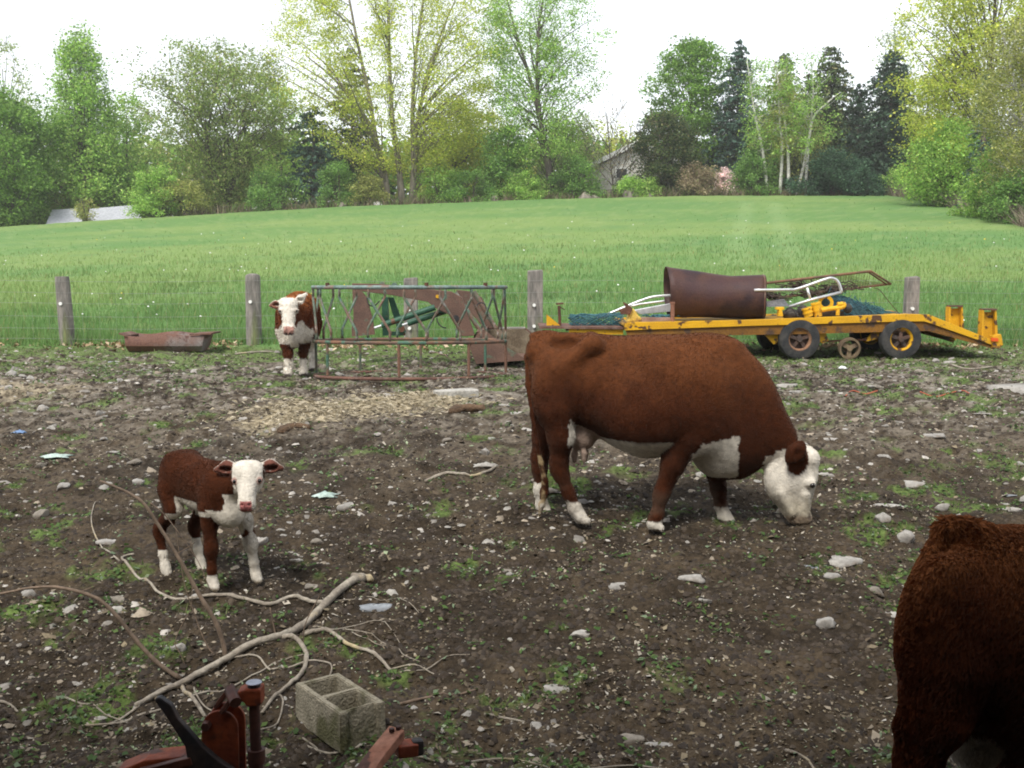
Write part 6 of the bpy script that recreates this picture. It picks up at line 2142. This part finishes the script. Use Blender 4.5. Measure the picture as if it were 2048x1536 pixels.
for pts, r_, lb, mt in ((((170, 1460), (250, 1440), (330, 1420), (440, 1380), (520, 1342), (570, 1318), (618, 1312)), .006, 'long thin stick crossing under the fallen branch', BR),
                        (((850, 961), (895, 959), (940, 957), (975, 949), (993, 940)), .016, 'lone curved stick lying left of the grazing cow', BR),
                        (((800, 1410), (860, 1404), (910, 1396), (955, 1388)), .008, 'straight brown stick lying right of the concrete block', TWM),
                        (((782, 1330), (830, 1342), (870, 1349), (905, 1354)), .005, 'thin pale stick lying right of the fallen branch\'s tip', BR),
                        (((800, 1348), (850, 1345), (895, 1322), (940, 1320)), .004, 'thin crooked stick running to the right past the branch', BR),
                        (((612, 1506), (660, 1510), (710, 1511), (760, 1508)), .006, 'pale stick in front of the concrete block', BR),
                        (((835, 1524), (900, 1528), (960, 1524), (1010, 1517), (1055, 1516), (1100, 1526), (1160, 1532), (1260, 1523), (1370, 1532)), .006, 'long pale root snaking along the bottom of the picture', BR),
                        (((968, 1434), (1005, 1434), (1050, 1438)), .008, 'short pale stick at the bottom centre near a green weed', BR),
                        (((1570, 1490), (1600, 1497), (1622, 1512), (1632, 1536)), .008, 'pale curved stick at the bottom right beside the shaggy cow', BR),
                        (((122, 1398), (165, 1414), (210, 1428), (250, 1440)), .006, 'thin stick running into the left end of the fallen branch', BR),
                        (((600, 1486), (630, 1500), (650, 1520)), .005, 'small stick at the near foot of the concrete block', BR),
                        (((0, 1400), (20, 1402), (35, 1410)), .008, 'short stick at the left edge of the foreground', BR),
                        (((470, 709), (520, 706), (556, 703)), .02, 'pale pole lying in the grass behind the far calf', BR),
                        (((1900, 735), (1935, 740), (1985, 738)), .018, 'pale stick lying below the tail of the trailer', BR),
                        (((860, 708), (885, 713), (905, 720)), .015, 'brown stick lying under the hay feeder', TWM)):
    c = curve([G(a, b, r_ * .8) for a, b in pts], 4)
    c = [Vector((p.x, p.y, max(p.z, gzf(p.x, p.y) + r_ * .6))) for p in c]
    m = MB(); m.tube(c, [r_ * random.uniform(.85, 1.1) * (1 - .4 * i / len(c)) for i in range(len(c))], 7)
    o = m.build('stick', mt, None, smooth=True); tag(o, lb, 'stick')

# ------------------------------------------------------------------ hollow concrete block
bl = (0.577, -0.817)
top_z = 0
cxy = G(680, 1466)
ang = math.atan2(-.80, .60)
blk = E('concrete_block', Vector((cxy.x, cxy.y, cxy.z - .01)), 'grey hollow concrete block with two cores standing on the ground', 'concrete block', rz=ang)
Lh, Wh, Ht = .222, .112, .183
bm = bmesh.new()
xs_ = [-Lh, -Lh + .034, -.016, .016, Lh - .034, Lh]; ys_ = [-Wh, -Wh + .032, Wh - .032, Wh]
hole = {(1, 1), (3, 1)}
vt = {}
for k, z in enumerate((0, Ht)):
    for i, x in enumerate(xs_):
        for j, y in enumerate(ys_):
            vt[i, j, k] = bm.verts.new((x, y, z))
for i in range(5):
    for j in range(3):
        if (i, j) in hole:
            for (a, b), (c, d_) in (((i, j), (i + 1, j)), ((i + 1, j), (i + 1, j + 1)), ((i + 1, j + 1), (i, j + 1)), ((i, j + 1), (i, j))):
                bm.faces.new((vt[a, b, 1], vt[c, d_, 1], vt[c, d_, 0], vt[a, b, 0]))
        else:
            bm.faces.new((vt[i, j, 1], vt[i + 1, j, 1], vt[i + 1, j + 1, 1], vt[i, j + 1, 1]))
            bm.faces.new((vt[i, j + 1, 0], vt[i + 1, j + 1, 0], vt[i + 1, j, 0], vt[i, j, 0]))
for i in range(5):
    bm.faces.new((vt[i, 0, 0], vt[i + 1, 0, 0], vt[i + 1, 0, 1], vt[i, 0, 1])); bm.faces.new((vt[i + 1, 3, 0], vt[i, 3, 0], vt[i, 3, 1], vt[i + 1, 3, 1]))
for j in range(3):
    bm.faces.new((vt[0, j + 1, 0], vt[0, j, 0], vt[0, j, 1], vt[0, j + 1, 1]))
    if j != 1: bm.faces.new((vt[5, j, 0], vt[5, j + 1, 0], vt[5, j + 1, 1], vt[5, j, 1]))
# recessed end face with two ribs, as on stretcher blocks
e0, e1 = vt[5, 1, 0], vt[5, 2, 0]; t0, t1 = vt[5, 1, 1], vt[5, 2, 1]
r = [bm.verts.new((Lh - .017, -Wh + .045, 0)), bm.verts.new((Lh - .017, Wh - .045, 0)), bm.verts.new((Lh - .017, -Wh + .045, Ht)), bm.verts.new((Lh - .017, Wh - .045, Ht))]
bm.faces.new((e0, r[0], r[2], t0)); bm.faces.new((r[0], r[1], r[3], r[2])); bm.faces.new((r[1], e1, t1, r[3]))
# trim the two top slivers so the recess stays open above
for f in list(bm.faces):
    vs_ = set(f.verts)
    if vs_ == {vt[4, 1, 1], vt[5, 1, 1], vt[5, 2, 1], vt[4, 2, 1]} or vs_ == {vt[4, 1, 0], vt[5, 1, 0], vt[5, 2, 0], vt[4, 2, 0]}: bm.faces.remove(f)
bm.faces.new((vt[4, 1, 1], t0, r[2], r[3], t1, vt[4, 2, 1])); bm.faces.new((vt[4, 2, 0], e1, r[1], r[0], e0, vt[4, 1, 0]))
bmesh.ops.recalc_face_normals(bm, faces=bm.faces)
bmesh.ops.bevel(bm, geom=[e for e in bm.edges if len(e.link_faces) == 2 and e.calc_face_angle(0) > .5], offset=.005, segments=2, affect='EDGES')
bmesh.ops.subdivide_edges(bm, edges=[e for e in bm.edges if e.calc_length() > .03], cuts=3, use_grid_fill=True)
for v in bm.verts: v.co += Vector((random.gauss(0, .0009), random.gauss(0, .0009), random.gauss(0, .0009)))
me = bpy.data.meshes.new('block'); bm.to_mesh(me); bm.free(); me.materials.append(CONC)
o = bpy.data.objects.new('block', me); COL.objects.link(o); o.parent = blk
m = MB(); m.box((0, 0, 0), (.01, .01, .01))

# ------------------------------------------------------------------ orange implement hitch at the bottom left
ID = 3.75
ORG = M('orange_paint', (.25, .052, .016), (.17, .036, .016), 8, .4, .6, (.07, .03, .022), 9, .56, .63, rough=.6, bump=.25)
ORGP = M('faded_orange_paint', (.42, .20, .13), (.33, .13, .075), 9, .4, .6, (.12, .06, .045), 12, .58, .64, rough=.7, bump=.25)
DKST = M('dark_steel', (.035, .033, .036), (.06, .045, .04), 9, .4, .6, rough=.5, metal=.3)
DKRD = M('dark_red_steel', (.06, .025, .02), (.10, .035, .022), 9, .4, .6, rough=.55)
ip = W(470, 1500, ID)
imp = E('farm_implement', Vector((ip.x, ID, gzf(ip.x, ID))), 'orange steel farm implement hitch with a dark lever at the bottom left', 'implement')


def I_(px, py, y=0): p = W(px, py, ID); return Vector((p.x, ID + y, p.z))


ZI = lambda zx, zy: (200 + zx / 2.926, 1280 + zy / 2.926)
MB().prism([I_(*ZI(*q), -.05) for q in ((345, 325), (352, 308), (375, 305), (440, 350), (480, 430), (560, 520), (620, 590), (700, 660), (840, 760), (900, 900), (560, 900), (540, 700), (520, 590), (470, 510), (420, 430))], (0, .03, 0)).build('lever', DKST, imp, bevel=.006)
for y, mt in ((.0, ORG), (.065, ORG)):
    dx = 0 if y == 0 else 14
    arc = [(700 + 107 * math.cos(a) , 520 + 105 * math.sin(a)) for a in np.linspace(math.pi, 2 * math.pi, 14)]
    MB().prism([I_(*ZI(a + dx, b - dx * .4), y) for a, b in arc + [(815, 900), (593, 900)]], (0, .014, 0)).build('clevis_plate', mt, imp, bevel=.003)
c = I_(*ZI(628, 492), -.03)
MB().cyl(c, c + Vector((0, .14, 0)), .017, 6).build('bolt', DKRD, imp, bevel=.002)
for dx, y in ((0, .02), (55, -.03)):
    MB().beam(I_(*ZI(760 - 10 + dx, 300), y + .03), I_(*ZI(660 + dx, 420), y + .03), .016, .045, up=(0, -1, .2)).build('link_bar', DKRD, imp, bevel=.004)
a, b = I_(*ZI(752, 305), .02), I_(*ZI(815, 335), -.05)
MB().cyl(a, b, .021, 12).build('link_pin', DKRD, imp, smooth='auto')
MB().prism([I_(*ZI(*q), -.01) for q in ((805, 300), (850, 285), (942, 285), (946, 380), (860, 388), (845, 360), (800, 350))], (0, .07, 0)).build('collar_block', ORG, imp, bevel=.008)
MB().cyl(I_(*ZI(895, 385), .02), I_(*ZI(905, 680), .02), .0195, 18).build('post', DKRD, imp, smooth='auto')
MB().cyl(I_(*ZI(893, 292), .02), I_(*ZI(893, 262), .02), .0225, 18).build('post_top', DKST, imp, smooth='auto')
m = MB(); m.lathe([(0, .02), (0, .027), (.004, .029), (.006, .027), (.006, 0)], I_(*ZI(893, 266), .02), (0, 0, 1), 18); m.build('post_cap', M('worn_steel', (.34, .36, .42), rough=.4, metal=.4, fine=.15), imp, smooth='auto')
m = MB(); m.lathe([(-.025, .02), (-.025, .032), (.025, .032), (.025, .02)], I_(*ZI(908, 690), .02), (0, 0, 1), 18); m.cyl(I_(*ZI(905, 690), .02), I_(*ZI(910, 900), .02), .026, 14); m.build('lower_collar', DKRD, imp, smooth='auto')
MB().prism([I_(*ZI(*q), -.02) for q in ((100, 760), (270, 690), (490, 668), (600, 690), (600, 900), (60, 900))], (0, .10, 0)).build('base_beam', ORG, imp, bevel=.008)
MB().beam(I_(*ZI(250, 750), -.04), I_(*ZI(560, 672), -.04), .03, .03).build('brace_bar', DKRD, imp, bevel=.004)
# the right-hand arm, joined below the picture's edge by the cross beam
ZR = lambda zx, zy: (600 + zx / 3.522, 1100 + zy / 3.522)
pa = [I_(*ZR(*q), y) for q, y in (((300, 1600), -.28), ((440, 1500), -.16), ((520, 1420), -.06), ((670, 1300), .06))]
m = MB()
for i in range(3): m.beam(pa[i], pa[i + 1], .075, .035) if False else None
cc = curve(pa, 4)
for i, p in enumerate(cc):
    t = (cc[min(i + 1, len(cc) - 1)] - cc[max(i - 1, 0)]).normalized(); sd_ = t.cross(Vector((0, 0, 1))).normalized()
    for x, z in ((-1, 0), (1, 0), (1, -1), (-1, -1)): m.v.append(p + sd_ * x * .036 + Vector((0, 0, z * .038)))
for i in range(len(cc) - 1):
    for k in range(4):
        l = (k + 1) % 4; m.f.append((i * 4 + k, i * 4 + l, i * 4 + 4 + l, i * 4 + 4 + k))
m.f.append((0, 1, 2, 3)); n4 = (len(cc) - 1) * 4; m.f.append((n4 + 3, n4 + 2, n4 + 1, n4))
m.build('draw_arm', ORGP, imp, bevel=.004)
for t_, off in ((.93, .012), (.86, -.006)):
    p = pa[2].lerp(pa[3], t_) + Vector((off, 0, 0))
    MB().cyl(p, p + Vector((0, 0, .014)), .011, 6).build('bolt', DKRD, imp, bevel=.002)
p = pa[2].lerp(pa[3], .6)
MB().beam(p + Vector((.03, .02, -.045)), p + Vector((.10, .05, -.05)), .07, .045).build('arm_bracket', ORG, imp, bevel=.006)
MB().beam(p + Vector((.085, .045, -.05)), p + Vector((.125, .06, -.05)), .045, .06).build('arm_stop', DKST, imp, bevel=.012)
p = I_(*ZR(480, 1535), -.16)
MB().ell(p, (.018, .018, .016)).build('arm_knob', DKST, imp, smooth=True)
MB().beam(I_(330, 1590, .02), I_(700, 1590, -.25), .06, .06).build('cross_beam', ORG, imp, bevel=.005)
gp_ = gzf(ip.x, ID)
m = MB(); m.beam(I_(470, 1585, .02), Vector((ip.x, ID + .02, gp_)), .06, .06, up=(0, 1, 0)); m.build('stand_leg', ORG, imp)

# ------------------------------------------------------------------ thin pale volume added over the scene to lighten the far trees
hm_ = bpy.data.materials.new('added_haze')
hm_.use_nodes = True
hn = hm_.node_tree
hn.nodes.clear()
ho = hn.nodes.new('ShaderNodeOutputMaterial')
hv = hn.nodes.new('ShaderNodeVolumePrincipled')
hv.inputs['Color'].default_value = (1, 1, .96, 1)
hv.inputs['Density'].default_value = .0006
hv.inputs['Anisotropy'].default_value = .2
hn.links.new(hv.outputs[0], ho.inputs['Volume'])
bx_ = MB(); bx_.box((0, 192.5, 18), (560, 465, 64))
tag(bx_.build('added_haze', hm_), 'thin pale veil added over the whole scene to lighten the far trees', 'added_haze', kind='stuff')
